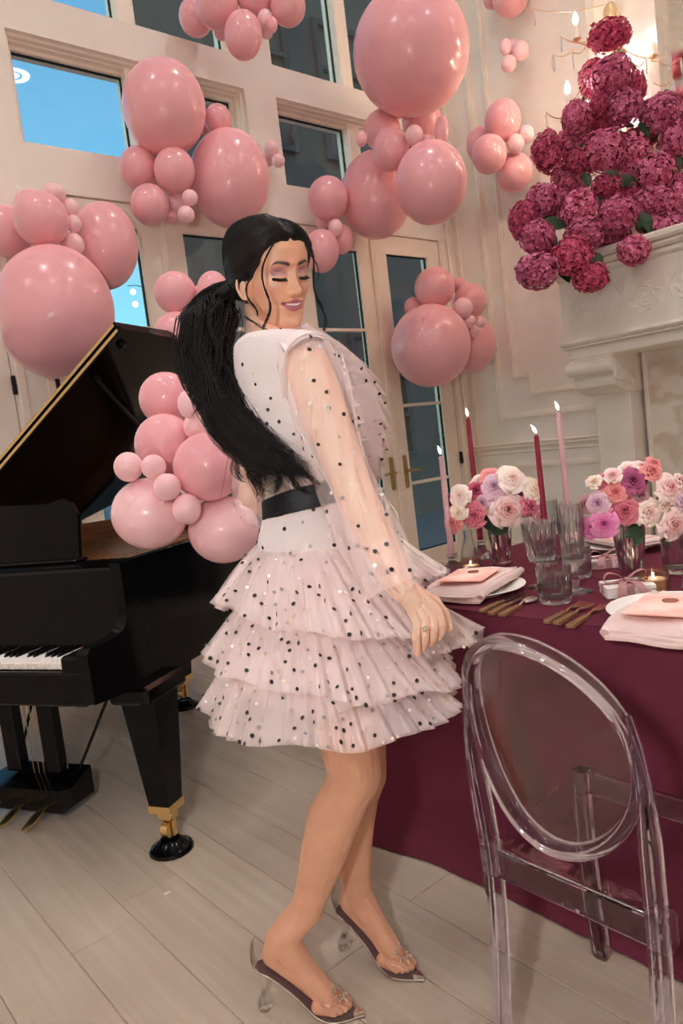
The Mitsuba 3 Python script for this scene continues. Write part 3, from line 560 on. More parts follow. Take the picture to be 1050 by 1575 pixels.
# crystal
def fluted(prof, n=16, depth=.10, z0=None, z1=None, m=96, inner=.0022):
    """Lathe with vertical flutes between z0 and z1; a thin wall with an inner surface."""
    g = np.arange(m) * 2 * math.pi / m; rings = []
    for r, z in prof:
        k = 1.0
        if z0 is not None and z0 < z < z1: k = 1 + depth * (np.abs(np.cos(n * g / 2)) - .6) * min(1, (z - z0) / .008, (z1 - z) / .012)
        rings.append(np.stack([r * np.cos(g) * k, r * np.sin(g) * k, np.full(m, z)], 1))
    ms = loft(rings); 
    return ms if ms.volume > 0 else (ms.invert() or ms)
def goblet(s=1.0, tall=False):
    if tall:
        out = [(0, 0), (.034, 0), (.035, .0025), (.018, .006), (.006, .012), (.0085, .03), (.0065, .045), (.010, .056), (.020, .066), (.0235, .085), (.0265, .13), (.030, .20)]
        inn = [(.0285, .20), (.0248, .13), (.0215, .09), (.017, .076), (0, .074)]; z0, z1 = .062, .175
    else:
        out = [(0, 0), (.036, 0), (.037, .0025), (.02, .006), (.0075, .012), (.0105, .03), (.0075, .046), (.013, .056), (.028, .064), (.0325, .085), (.0365, .12), (.0405, .155)]
        inn = [(.0388, .155), (.0345, .12), (.030, .088), (.024, .075), (0, .072)]; z0, z1 = .06, .135
    P = resample([(r, z, 0) for r, z in out], 40)[:, :2] * 1.0
    P = np.vstack([out[:4], P[9:]]) if False else np.array(out)
    full = []
    for (r0, za), (r1, zb) in zip(out[:-1], out[1:]):
        q = 6 if zb - za > .015 else 1; full += [(r0 + (r1 - r0) * i / q, za + (zb - za) * i / q) for i in range(q)]
    full.append(out[-1])
    return fluted([(r * s, z * s) for r, z in full + inn], 18, .11, z0 * s, z1 * s)
def tumbler():
    out = [(0, 0), (.034, 0), (.0355, .003)] + [(.0355 + .0035 * i / 14, .003 + .082 * i / 14) for i in range(1, 15)]
    return fluted(out + [(.0372, .085), (.0335, .018), (.030, .013), (0, .012)], 22, .085, .004, .078)
g0 = mikit.ply(goblet(), 'm_crystal', 40); g1 = mikit.ply(goblet(1.08, True), 'm_crystal', 40); g2 = mikit.ply(tumbler(), 'm_crystal', 40)
def stand(name, d, p, label, cat, group=None, rot=0.0, s=1.0):
    k = put(name, d, None, to_world=tw(T4(rz(rot), (p[0], p[1], TZ + .0005), s))); tag(k, label, cat, group); return k
stand('water_goblet', g0, (1.742, 1.225), 'short stemmed crystal goblet behind the tumbler at the left setting', 'glass', 'crystal goblets', s=1.22)
stand('champagne_flute', g1, (1.715, 1.105), 'tall crystal flute right of the goblet, behind the tumbler', 'glass', 'crystal flutes', s=1.13)
stand('tumbler', g2, (1.606, 1.098), 'cut crystal tumbler at the table edge between the two settings', 'glass', 'crystal tumblers', s=1.13)
stand('water_goblet', g0, (2.10, 1.455), 'crystal goblet behind the silver vase with the left bouquet', 'glass', 'crystal goblets', s=1.3)
stand('tumbler', g2, (1.885, 1.205), 'cut crystal tumbler behind the flute, beside the wrapped gift box', 'glass', 'crystal tumblers', s=1.1)
stand('tumbler', g2, (2.02, .965), 'cut crystal tumbler behind the silver vase with the right bouquet', 'glass', 'crystal tumblers', s=1.15)
stand('water_goblet', g0, (1.99, .905), 'crystal goblet at the right picture edge, only its foot in view', 'glass', 'crystal goblets')
# candles
def candle(px_top, base, h, mtl, label, lean=(0, 0), holder=True, r=.0105):
    c = thing('taper_candle', label, 'candle', 'lit taper candles'); b = np.array([base[0], base[1], TZ + (.070 if holder else .055)]); t = b + [0, 0, h]
    put('wax', tube([b, b + [0, 0, h * .5], t - [0, 0, .003], t], [r * 1.02, r * .9, r * .72, r * .5], 18), mtl, c, 50)
    put('wick', tube([t, t + [0, 0, .009]], .0009, 6), 'm_wick', c); flame(c, t + [0, 0, .006], .03, .0056, lean)
    hd = whole('candle_holder', lathe([(0, 0), (.026, 0), (.029, .004), (.029, .02), (.024, .034), (.013, .046), (.0115, .054), (.016, .060), (.019, .075), (.0172, .075), (.0142, .062), (.0125, .060), (0, .058)] if holder else [(0, 0), (.026, 0), (.027, .005), (.018, .02), (.015, .04), (.016, .062), (.0138, .062), (.0125, .048), (0, .046)], 32), 'm_glass', 'small clear glass holder under the ' + label, 'candle holder', 'glass candle holders', 50, to_world=tw(T4(t=(base[0], base[1], TZ + .0005))))
candle(None, (1.79, 1.605), .325, 'm_wax_mauve', 'pale mauve taper candle, leftmost of the four', (-.004, .006))
candle(None, (2.06, 1.70), .44, 'm_wax_red', 'dark red taper candle behind the left bouquet', (-.003, .002))
candle(None, (2.02, 1.395), .355, 'm_wax_red', 'dark red taper candle right of the left bouquet', (-.008, .012))
candle(None, (2.08, 1.345), .42, 'm_wax_mauve', 'pale mauve taper candle, tallest and rightmost of the four', (-.004, .007))
# votives in ribbed glass
def votive(p, label, s=1.0):
    v = thing('votive', label, 'candle', 'ribbed glass votives'); M = T4(t=(p[0], p[1], TZ + .0005), s=s)
    out = [(0, 0), (.030, 0), (.031, .002)] + [(.031 + .002 * i / 8, .002 + .046 * i / 8) for i in range(1, 9)]
    put('glass_cup', moved(fluted(out + [(.0305, .048), (.0285, .006), (0, .005)], 30, .05, .003, .049), M), 'm_ribbed', v, 40)
    put('wax', moved(lathe([(0, .0055), (.0275, .0055), (.0275, .026), (.024, .028), (0, .0275)], 28), M), 'm_wax_white', v, 40)
    flame(v, np.array([p[0], p[1], TZ + .0285 * s]), .014 * s, .0035)
votive((1.835, 1.565), 'lit votive in ribbed glass beside the left candle holder')
votive((1.80, .93), 'lit votive in amber ribbed glass behind the right plate', 1.15)
# vases
sv = lathe([(0, 0), (.032, 0), (.034, .003), (.034, .012), (.0315, .016), (.040, .10), (.0455, .155), (.049, .160), (.049, .163), (.0455, .163), (.0385, .10), (.030, .02), (0, .02)], 48)
VASE1, VASE2 = np.array([1.985, 1.555]), np.array([1.905, 1.045])
whole('silver_vase', moved(sv, T4(t=(*VASE1, TZ + .0005))), 'm_silver', 'polished silver beaker vase holding the left rose bouquet', 'vase', 'silver beaker vases', 40)
whole('silver_vase', moved(sv, T4(t=(*VASE2, TZ + .0005), s=1.0)), 'm_silver', 'polished silver beaker vase holding the right rose bouquet', 'vase', 'silver beaker vases', 40)
pear = lathe([(0, 0), (.026, 0), (.0325, .008), (.034, .022), (.031, .05), (.020, .085), (.0145, .11), (.0165, .128), (.0150, .128), (.0128, .11), (.018, .085), (.029, .05), (.0315, .024), (.029, .012), (0, .009)], 40)
whole('bud_vase', moved(pear, T4(t=(1.915, 1.635, TZ + .0005))), 'm_glass', 'clear pear-shaped glass bud vase left of the silver vase', 'vase', None, 50)
# gift boxes
def gift(p, ang, label, s=(.055, .042, .028), bow=1.0):
    gk = thing('gift_box', label, 'gift box', 'little white gift boxes'); R = rz(ang); M = lambda m: moved(m, T4(R, (p[0], p[1], TZ)))
    a, b, h = s
    put('box', M(join([cbox([-a, -b, .0], [a, b, h * .62], .0015), cbox([-a - .0015, -b - .0015, h * .55], [a + .0015, b + .0015, h], .002)])), 'm_white', gk)
    put('ribbon', M(join([cbox([-.009, -b - .0025, 0], [.009, b + .0025, h + .001], .0005), cbox([-a - .0025, -.009, 0], [a + .0025, .009, h + .001], .0005)])), 'm_ribbon', gk)
    loops = []
    def strip(P, w=.010):
        P = resample(P, 14); return loft([[q + [0, -w, 0] if abs(P[-1][0] - P[0][0]) > abs(P[-1][1] - P[0][1]) else q + [-w, 0, 0], q + [0, w, 0] if abs(P[-1][0] - P[0][0]) > abs(P[-1][1] - P[0][1]) else q + [w, 0, 0]] for q in P], False, False)
    for sx in (-1, 1):
        loops.append(strip([[0, 0, h + .002], [sx * .02 * bow, .004 * sx, h + .02 * bow], [sx * .042 * bow, .006 * sx, h + .021 * bow], [sx * .045 * bow, .006 * sx, h + .008], [sx * .02 * bow, .003 * sx, h + .004], [sx * .002, 0, h + .006]]))
        loops.append(strip([[0, 0, h + .005], [sx * .012, -.02, h + .006], [sx * .022, -b - .004, h + .001], [sx * .03, -b - .02, .004]]))
    loops.append(ellipsoid([0, 0, h + .007], [.008, .008, .006], None, 2))
    put('bow', M(join(loops)), 'm_ribbon', gk, 50)
gift((2.045, 1.205), math.radians(-48), 'small white gift box with ribbon left of the right silver vase')
gift((1.745, .975), math.radians(-48), 'white gift box with long mauve ribbons between forks and votive', (.06, .045, .03), 1.25)
gift((1.735, 1.655), math.radians(-55), 'white gift box with mauve bow by the leftmost candle, partly hidden by the skirt', (.05, .04, .026))
# place cards: little paper tents
def tent(p, ang, label):
    a = np.array([[-.04, -.016, 0], [.04, -.016, 0], [.04, 0, .034], [-.04, 0, .034], [.04, .016, 0], [-.04, .016, 0]])
    m = trimesh.Trimesh(np.vstack([a, a + [0, 0, -.0008]]), [[0, 1, 2], [0, 2, 3], [3, 2, 4], [3, 4, 5], [8, 7, 6], [9, 8, 6], [10, 8, 9], [11, 10, 9]], process=False)
    whole('place_card', moved(m, T4(rz(ang), (p[0], p[1], TZ + .001))), 'm_card', label, 'place card', 'folded place cards')
tent((1.80, 1.405), math.radians(-45), 'folded pale mauve place card behind the left plate')
tent((1.86, .84), math.radians(-45), 'folded pale place card at the right picture edge')
# the opposite settings, seen between the glasses
whole('dinner_plate', moved(lathe([(0, 0), (.08, 0), (.08, .006), (.095, .010), (.140, .021), (.1425, .0225), (.1415, .0245), (.138, .0235), (.095, .0135), (0, .0105)], 64), T4(t=(2.32, 1.30, TZ))), 'm_porcelain', 'white dinner plate on the far side of the table behind the wrapped gift box', 'plate', 'dinner plates', 40)
whole('napkin', moved(join([cbox([-.15, -.08, .026], [.15, .08, .034], .004), cbox([-.145, -.075, .033], [.15, .08, .041], .004)]), T4(rz(math.radians(63)), (2.32, 1.30, TZ))), 'm_linen', 'folded blush napkin on the plate across the table', 'napkin', 'folded napkins')
e2_ = thing('envelope', 'blush envelope on the napkin across the table', 'envelope', 'blush envelopes')
put('paper', moved(cbox([-.088, -.066, 0], [.088, .066, .0015], .0005), T4(rz(1.1), (2.32, 1.30, TZ + .0415))), 'm_blush', e2_)
# ------------------------------------------------------------------ balloons
def balloon_mesh():
    t = np.linspace(0, math.pi, 40); r = np.sin(t) * (1 - .03 * np.cos(t)); z = np.cos(t)
    prof = np.column_stack([r, z])[:-3]; neck = [(.10, -1.0), (.045, -1.035), (.03, -1.06), (.035, -1.075), (.062, -1.09), (.070, -1.105), (.05, -1.11), (.0, -1.10)]
    m = lathe(np.vstack([[(0.001, 1.0)], prof[1:], neck])[::-1], 48); return m if m.volume > 0 else (m.invert() or m)
bmesh = balloon_mesh(); bply = {k: mikit.ply(bmesh, k, True) for k in ('m_balloon', 'm_balloon_pale')}
# clusters: (name, distance limit, [(x, y, rx, ry, label, pale)]) listed from the front balloon backwards, in pixels of the photograph
CL = [
 ('balloons left of the piano lid', 'wall', [
  (84, 481, 88, 101, 'huge pink balloon at the left edge, above the piano lid', 0),
  (63, 337, 41, 41, 'pink balloon on top of the huge left balloon, nearest of that bunch', 0),
  (111, 376, 18, 18, 'small pink balloon wedged between the huge and the big left balloons', 1),
  (113, 344, 12, 13, 'very small pink balloon, middle of three stacked beside the left round balloon', 1),
  (109, 319, 12, 13, 'very small pink balloon, upper of three stacked beside the left round balloon', 1),
  (83, 298, 17, 16, 'small pink balloon topping the left bunch', 1),
  (160, 378, 51, 66, 'big oval pink balloon right of the left bunch', 0),
  (9, 355, 38, 38, 'pink balloon cut by the left picture edge', 0),
  (48, 322, 26, 30, 'pink balloon tucked behind the top of the left bunch', 0)]),
 ('balloons between the left windows', 'wall', [
  (268, 262, 31, 34, 'pink balloon below the big one, centre of its bunch', 0),
  (230, 315, 29, 31, 'pink balloon at the lower left of the bunch between the windows', 0),
  (270, 311, 15, 16, 'small pale balloon, largest of the three small ones under the centre balloon', 1),
  (286, 330, 13, 13, 'small pale balloon, lowest of the three small ones under the centre balloon', 1),
  (292, 304, 12, 12, 'small pale balloon touching the biggest balloon of the upper left bunch', 1),
  (213, 258, 29, 32, 'pink balloon at the left of the bunch, over the blue pane corner', 0),
  (252, 165, 63, 70, 'big pink balloon hiding the corner of the blue window pane', 0),
  (353, 274, 61, 73, 'biggest pink balloon of the bunch above the woman\'s head', 0),
  (335, 183, 21, 22, 'pink balloon showing behind the top of the upper left bunch', 0),
  (318, 195, 10, 14, 'very small balloon behind the big balloons of the upper left bunch', 0),
  (262, 334, 12, 9, 'small balloon hidden behind the three small ones', 0)]),
 ('balloons at the top left', 'wall', [
  (374, 54, 29, 36, 'lowest balloon of the bunch at the top picture edge', 0),
  (333, 8, 33, 34, 'pink balloon at the top picture edge, middle left of the bunch', 0),
  (408, 29, 12, 14, 'very small balloon in the gap of the top bunch', 1),
  (443, 10, 27, 28, 'rightmost balloon of the top bunch', 0),
  (392, -3, 27, 26, 'balloon cut by the top picture edge, middle right of the bunch', 0),
  (410, 49, 10, 10, 'tiny balloon beside the lowest one of the top bunch', 1),
  (419, 38, 8, 12, 'tiny balloon behind the gap of the top bunch', 0),
  (301, 26, 26, 28, 'leftmost balloon of the top bunch', 0),
  (341, 50, 12, 11, 'small balloon behind the lowest one of the top bunch', 0)]),
 ('three tiny balloons on the post', 'wall', [
  (428, 247, 10, 10, 'tiny balloon, right of the three on the wall post', 1),
  (417, 228, 12, 13, 'tiny balloon, top of the three on the wall post', 1),
  (412, 246, 10, 10, 'tiny balloon, left of the three on the wall post', 1)]),
 ('balloons right of her head', 'wall', [
  (504, 305, 31, 33, 'pink balloon at the top of the bunch right of her head', 0),
  (516, 350, 11, 13, 'small pale balloon, right of the two small ones near her head', 1),
  (495, 343, 10, 10, 'small pale balloon, left of the two small ones near her head', 1),
  (494, 386, 27, 33, 'pink balloon beside her forehead', 0),
  (525, 368, 18, 23, 'pink balloon behind the two small ones near her head', 0)]),
 ('balloons at the top centre', 'wall', [
  (632, 78, 89, 91, 'largest balloon of all, at the top centre', 0),
  (637, 208, 14, 15, 'tiny pale balloon in the middle under the largest one', 1),
  (601, 230, 28, 32, 'pink balloon in front of the big left one under the largest balloon', 0),
  (613, 168, 12, 14, 'tiny pale balloon touching the bottom of the largest one', 1),
  (648, 183, 30, 31, 'pink balloon under the largest one, to its right', 0),
  (663, 281, 55, 62, 'big pink balloon, right of the two big ones under the largest', 0),
  (587, 200, 28, 30, 'pink balloon under the largest one, to its left', 0),
  (656, 216, 10, 8, 'very small balloon half hidden above the right big balloon', 1),
  (578, 300, 55, 66, 'big pink balloon, left of the two big ones under the largest', 0),
  (679, 200, 11, 22, 'balloon peeping out at the right under the largest one', 0),
  (556, 214, 8, 12, 'balloon peeping out at the left over the transom window', 0)]),
 ('balloons in the corner', 'side', [
  (752, 237, 27, 29, 'pink balloon at the front of the corner bunch', 0),
  (793, 221, 13, 14, 'small pale balloon, lower of the two small ones in the corner bunch', 1),
  (773, 185, 28, 31, 'topmost balloon of the corner bunch', 0),
  (809, 206, 12, 13, 'small pale balloon, right end of the corner bunch', 1),
  (790, 265, 28, 30, 'lowest balloon of the corner bunch', 0),
  (737, 222, 20, 27, 'balloon behind the front one in the corner bunch', 0)]),
 ('tiny balloons on the panelled wall', 'side', [
  (800, 78, 13, 14, 'tiny balloon, right of the bunch of four on the wall panel', 1),
  (788, 74, 12, 13, 'tiny balloon, centre of the bunch of four on the wall panel', 1),
  (782, 98, 12, 12, 'tiny balloon, lowest of the bunch of four on the wall panel', 1),
  (777, 72, 9, 12, 'tiny balloon, left of the bunch of four on the wall panel', 1)]),
 ('balloons at the top right', 'side', [
  (785, -4, 27, 27, 'balloon cut by the top picture edge right of the centre', 0),
  (757, -2, 14, 15, 'smaller balloon cut by the top picture edge beside it', 0)]),
 ('balloons on the right door', 'wall', [
  (662, 532, 61, 63, 'big pink balloon on the right french door', 0),
  (668, 442, 31, 31, 'pink balloon on top of the big one at the right door', 0),
  (712, 473, 15, 15, 'small pale balloon, largest of the small ones at the right door', 1),
  (739, 495, 8, 9, 'tiny pale balloon, right of the three tiny ones at the right door', 1),
  (722, 494, 10, 10, 'tiny pale balloon, left of the three tiny ones at the right door', 1),
  (727, 508, 9, 10, 'tiny pale balloon, lowest of the three tiny ones at the right door', 1),
  (723, 463, 25, 27, 'pink balloon right of the top one at the right door', 0),
  (725, 529, 37, 44, 'big pink balloon behind the biggest one at the right door', 0),
  (635, 472, 14, 15, 'pink balloon showing left behind the big one at the right door', 0),
  (705, 439, 13, 12, 'pink balloon showing behind the upper two at the right door', 0)]),
 ('balloons on the piano', 'piano', [
  (287, 783, 22, 24, 'small pale balloon between the two lowest big ones on the piano', 1),
  (257, 749, 21, 21, 'small pale balloon above the lowest left big one on the piano', 1),
  (236, 718, 19, 19, 'small pale balloon, right of the pair sticking out left over the lid prop', 1),
  (230, 790, 58, 55, 'big pale balloon resting on the piano rim, lowest left', 1),
  (197, 718, 22, 23, 'small pale balloon, leftmost of the piano bunch', 1),
  (320, 718, 53, 53, 'big pink balloon in the middle of the piano bunch', 0),
  (344, 815, 54, 52, 'big pale balloon at the piano side, lowest right', 1),
  (303, 655, 21, 22, 'small pink balloon, lower of the two by her ponytail', 1),
  (293, 621, 20, 23, 'small pale balloon, upper of the two by her ponytail', 1),
  (253, 683, 46, 47, 'pink balloon left of the middle of the piano bunch', 0),
  (255, 613, 41, 41, 'pink balloon at the upper left of the piano bunch', 0),
  (376, 735, 30, 36, 'pink balloon between the middle one and her waist', 0),
  (330, 610, 34, 40, 'pink balloon behind her ponytail in the piano bunch', 0)]),
 ('balloons behind the piano lid', 'lid', [
  (269, 450, 32, 32, 'pink balloon above the piano lid corner', 0),
  (272, 516, 36, 36, 'pink balloon half hidden by the piano lid', 0),
  (312, 456, 16, 20, 'small pink balloon behind her hair above the lid', 1),
  (327, 446, 24, 29, 'pink balloon showing behind her hair', 0)]),
]
def solve_depths(items, d0):
    """Pushes each balloon back along its ray until it rests against the ones before it."""
    out = []
    for (x, y, a, b, *_r) in items:
        d = d0 if not out else d0 - .02; u = ray(x, y)
        for _ in range(400):
            c = CAM + d * u; r = math.sqrt(a * b) * d / FOC
            if all(np.linalg.norm(c - q) > .985 * (r + s) for q, s, _d in out): break
            d += .008
        out.append((c, r, d))
    return out
for gname, kind, items in CL:
    d0 = {'wall': 3.0, 'side': 4.0, 'piano': 2.12, 'lid': 3.42}[kind]
    if kind in ('wall', 'side'):
        gap = lambda s: min((YB - .03 - (c[1] + r)) for c, r, d in s) if kind == 'wall' else min((min(XR - .03 - (c[0] + r), YB - .03 - c[1] - r)) for c, r, d in s)
        lo, hi = 1.5, 8.0
        for _ in range(18):
            mid = (lo + hi) / 2
            if gap(solve_depths(items, mid)) > 0: lo = mid
            else: hi = mid
        d0 = lo
    sol = solve_depths(items, d0); cen = np.mean([c for c, _, _ in sol], 0)
    for (x, y, a, b, lab, pale), (c, r, d) in zip(items, sol):
        # taller than wide as the photo shows it; the knot points into the bunch
        v = cen - c + np.array([0.0, .02, -.06]); v = .4 * v + 1.0 * FWD * np.linalg.norm(v)
        R = frame(-v); sx, sy = a * d / FOC, b * d / FOC
        S = np.eye(3) * sx + (sy - sx) * np.outer(UP, UP)
        k = put('balloon', bply['m_balloon_pale' if pale else 'm_balloon'], None, to_world=tw(T4(S @ R, c))); tag(k, lab, 'balloon', gname)
# ------------------------------------------------------------------ flowers
mat('m_petal', two({'type': 'principled', 'base_color': VC, 'roughness': 0.65, 'specular': 0.25, 'sheen': 0.3}))
matte('m_leaf', proc(lambda p, n, uv: mix((0.010, 0.030, 0.014), (0.030, 0.065, 0.028), fbm(p.x * 30, p.y * 30, p.z * 30))), 0.4, 0.4)
matte('m_paleleaf', srgb(170, 160, 130), 0.6, 0.3)
matte('m_stem', srgb(70, 92, 50), 0.6, 0.3)
def hydrangea(seed, c0, c1):
    r = np.random.default_rng(seed); V, F, C = [], [], []; n = 300
    for i in range(n):
        z = 1 - (i + .5) / n * 1.72; ph = i * 2.39996; d = np.array([math.sqrt(max(0, 1 - z * z)) * math.cos(ph), math.sqrt(max(0, 1 - z * z)) * math.sin(ph), z]) + r.normal(0, .05, 3); d /= np.linalg.norm(d)
        lump = .80 + .26 * meshkit.noise(d[None] * 2.6 + seed * 9)[0] + r.normal(0, .028); ctr = d * lump; R = frame(d + r.normal(0, .28, 3)) @ rz(r.uniform(0, 6.28)); s = r.uniform(.105, .15); col = np.array(c0) + (np.array(c1) - c0) * r.uniform(0, 1)
        for q in range(4):
            Q = R @ rz(q * math.pi / 2 + r.normal(0, .1)); pts = np.array([[0, 0, -.02], [.42, -.40, .12], [.92, -.38, .16], [1.08, 0, .04 + r.uniform(-.15, .25)], [.92, .38, .16], [.42, .40, .12], [.6, 0, .02]]) * s
            b = len(V); V += list(pts @ Q.T + ctr); F += [[b, b + 1, b + 6], [b + 1, b + 2, b + 6], [b + 2, b + 3, b + 6], [b + 3, b + 4, b + 6], [b + 4, b + 5, b + 6], [b + 5, b, b + 6]]
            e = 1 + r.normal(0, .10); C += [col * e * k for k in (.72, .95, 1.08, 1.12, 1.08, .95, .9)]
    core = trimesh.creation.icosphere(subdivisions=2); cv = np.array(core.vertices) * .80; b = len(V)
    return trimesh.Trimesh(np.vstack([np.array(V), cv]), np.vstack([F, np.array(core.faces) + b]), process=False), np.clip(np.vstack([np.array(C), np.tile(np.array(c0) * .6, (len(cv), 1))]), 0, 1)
HV = []
for i in range(5):
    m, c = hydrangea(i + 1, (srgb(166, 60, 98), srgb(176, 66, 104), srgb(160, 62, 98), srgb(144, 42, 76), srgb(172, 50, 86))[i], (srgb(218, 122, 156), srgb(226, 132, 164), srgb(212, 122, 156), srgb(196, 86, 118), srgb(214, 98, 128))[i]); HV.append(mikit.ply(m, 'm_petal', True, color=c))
HY = [(941, 117, 30, 28, 'large', 'just under the single top bloom, before the bright frame'), (937, 56, 29, 20, 'flat', 'topmost, standing alone above the rest'),
 (1018, 176, 31, 27, 'large', 'right upper, beside the lone dark leaf'), (927, 233, 31, 30, 'large', 'in the middle of the heap, left of a paler twin'), (969, 238, 27, 32, 'large', 'in the middle of the heap, right of its paler twin'),
 (959, 165, 24, 26, 'round', 'below the large upper bloom, on its right'), (887, 181, 21, 24, 'round', 'at the upper left, just under the second candle bulb'), (882, 219, 23, 25, 'round', 'upper left, right of the dark drooping one'),
 (842, 234, 22, 28, 'dark drooping', 'far upper left over the wall'), (949, 331, 28, 27, 'round', 'low in the middle, below a big dark leaf'), (890, 323, 28, 29, 'round bright', 'low left of the middle'),
 (1002, 315, 29, 25, 'round', 'lower right of the middle'), (1007, 268, 28, 28, 'round pale', 'right of the middle'), (879, 395, 27, 26, 'deep red', 'hanging over the mantel edge above the lowest one'),
 (826, 417, 29, 25, 'two-toned', 'lowest left, hanging beside the mantel'), (907, 427, 25, 20, 'deep red', 'lowest, in front of the frieze'), (974, 385, 22, 21, 'small', 'hanging before the shelf, with a leaf tip under it'),
 (1022, 361, 27, 28, 'round', 'low right, over the shelf moulding'), (826, 365, 23, 24, 'round', 'at the lower left, above the lowest left one'), (805, 340, 20, 28, 'dark', 'farthest left, over the wall moulding'),
 (834, 308, 23, 22, 'round', 'at the left, above the farthest left pair'), (861, 312, 19, 22, 'round', 'at the left, between its neighbour and the bright one'), (874, 276, 24, 26, 'round', 'left, under the upper left group'),
 (898, 361, 27, 23, 'round', 'low, between the bright one and the deep red one'), (940, 364, 25, 23, 'round', 'low middle, over the small hanging one'), (1046, 300, 22, 30, 'round', 'at the right picture edge, middle height'),
 (1045, 339, 22, 26, 'round', 'at the right picture edge, low'), (1042, 215, 25, 26, 'round', 'at the right picture edge, high'), (914, 122, 22, 26, 'pinkish red', 'behind the large upper bloom, to its left'),
 (976, 134, 15, 22, 'reddish', 'behind the large upper bloom, to its right'), (927, 188, 26, 24, 'blurred', 'in the upper middle, above the big twin blooms'), (919, 160, 14, 18, 'small dark', 'tucked behind the upper middle bloom'),
 (933, 288, 22, 18, 'dark', 'deep between the leaves in the middle'), (967, 300, 16, 17, 'dark', 'deep behind the round ones right of the middle'), (989, 212, 18, 16, 'dark', 'behind the lone leaf on the right'),
 (847, 388, 14, 16, 'small dark', 'behind the lowest left bloom'), (886, 247, 16, 16, 'small dark', 'behind the upper left group'), (1000, 338, 20, 20, 'dark', 'deep behind the lower right ones')]
GROW[0] = 1.19
hd = []
for i, (x, y, a, b, look_, where) in enumerate(HY):
    u = ray(x, y); d = 4.06 if y < 330 else 4.0
    if y > 370: d = 3.90
    for _ in range(200):
        c = CAM + d * u; r = (a + b) / 2 * d / FOC
        if all(np.linalg.norm(c - q) > .88 * (r + s) for q, s in hd) or c[0] + r > 4.37: break
        d += .01
    hd.append((c, r)); out = c - np.array([4.25, 2.15, 2.45]); out = out / np.linalg.norm(out) + np.array([-.9, -.5, .25]); R = frame(out) @ rz(i * 1.7)
    S = np.eye(3) * (a * d / FOC) + (b - a) * d / FOC * np.outer(UP, UP)
    k = thing('hydrangea', f'{look_} magenta hydrangea head {where}', 'flower', 'hydrangeas on the mantel')
    v = 4 if ('red' in look_ or i == 1) else (3 if 'dark' in look_ else i % 3)  # dark copy has the dim light of shaded heads put into its petal colour
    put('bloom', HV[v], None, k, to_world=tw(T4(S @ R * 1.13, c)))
    e = np.array([4.30, 2.15 + (c[1] - 2.15) * .45, max(2.2, c[2] - .22)])
    ed = (e - c) / np.linalg.norm(e - c); st = resample([c + ed * r * .6, c + ed * r * .95 + [0, 0, .004], c + ed * r * 1.25], 8)
    put('stem', tube(st, .0045, 6), 'm_stem', k)
def leaf_mesh(w=.62, curl=.25):
    n, m = 9, 5; V = []
    for i in range(n):
        t = i / (n - 1); ww = w / 2 * math.sin(math.pi * t ** .8) ** .8 + .004
        for j in range(m):
            s = -1 + 2 * j / (m - 1); V.append([t, ww * s, .10 * abs(s) * ww * 2 - curl * t * t])
    return trimesh.Trimesh(V, grid_faces(n, m, False), process=False)
lfm = leaf_mesh(); lply, lply2 = mikit.ply(lfm, 'm_leaf', True), mikit.ply(lfm, 'm_paleleaf', True)
for i, (x, y, s, a) in enumerate([(989, 201, 13, -60), (897, 235, 14, -80), (901, 278, 12, -80), (930, 307, 18, -120), (946, 275, 17, -30), (970, 281, 18, -20), (855, 342, 20, 10), (989, 347, 22, -60), (865, 419, 18, -60), (917, 402, 14, -75), (993, 398, 8, -100), (1031, 141, 13, 30), (957, 76, 11, 40), (969, 191, 9, 20), (1037, 250, 16, -70), (1007, 238, 14, 40), (850, 369, 10, -60), (1005, 352, 18, -20), (920, 318, 16, -30)]):
    d = 4.06 if y < 330 else 4.0; c = at(x, y, d)
    for _ in range(60):
        if min(np.linalg.norm(c - q) - .92 * s_ for q, s_ in hd) > 0 or d > 4.6: break
        d -= .004; c = at(x, y, d)
    L = 2.1 * s * d / FOC; ax = math.cos(math.radians(a)) * RIGHT + math.sin(math.radians(a)) * UP; nz = -FWD + .35 * UP; R = frame(nz, ax)
    k = put('hydrangea_leaf', lply2 if i == 12 else lply, None, to_world=tw(T4(R * L, c - ax * L / 2))); tag(k, ['dark leaf alone at the upper right between two hydrangea heads', 'dark leaf in the gap below the upper left heads', 'dark leaf left of the big middle heads', 'large dark leaf above the low middle head', 'dark leaf under the big twin heads, left', 'dark leaf under the big twin heads, right', 'dark leaf in the hollow above the farthest left heads', 'large dark leaf at the lower right gap', 'leaf hanging beside the lowest left head', 'leaf hanging right of the deep red head', 'leaf tip under the small hanging head', 'pale dark green leaf at the top right before the mirror', 'dry pale leaf under the topmost flat head', 'small leaf beside the upper round head', 'dark leaf at the right picture edge', 'thin leaf standing in the bright gap at the right', 'small leaf above the lowest left head', 'dark leaf behind the lower right heads', 'dark leaf beside the low bright head'][i], 'leaf', 'leaves among the hydrangeas')
lr_ = np.random.default_rng(77)
for i in range(34):
    hi_ = int(lr_.integers(len(hd))); c0, r0 = hd[hi_]; c = c0 + FWD * r0 * lr_.uniform(.5, 1.0) + (RIGHT * lr_.normal(0, .6) + UP * lr_.normal(0, .6)) * r0; c[0] = min(c[0], 4.32); L = lr_.uniform(.11, .16); a = lr_.uniform(0, 6.28)
    if c[2] < 2.2: continue
    ax = math.cos(a) * RIGHT + math.sin(a) * UP; k = put('hydrangea_leaf', lply, None, to_world=tw(T4(frame(-FWD + .3 * UP + lr_.normal(0, .2, 3), ax) * L, c - ax * L / 2))); tag(k, 'dark green leaf deep in the gaps between hydrangea heads, behind the ' + labels[f'hydrangea_{hi_:03d}' if hi_ else 'hydrangea']['label'].split(' magenta')[0] + ' one', 'leaf', 'leaves deep among the hydrangeas')
GROW[0] = 1.0
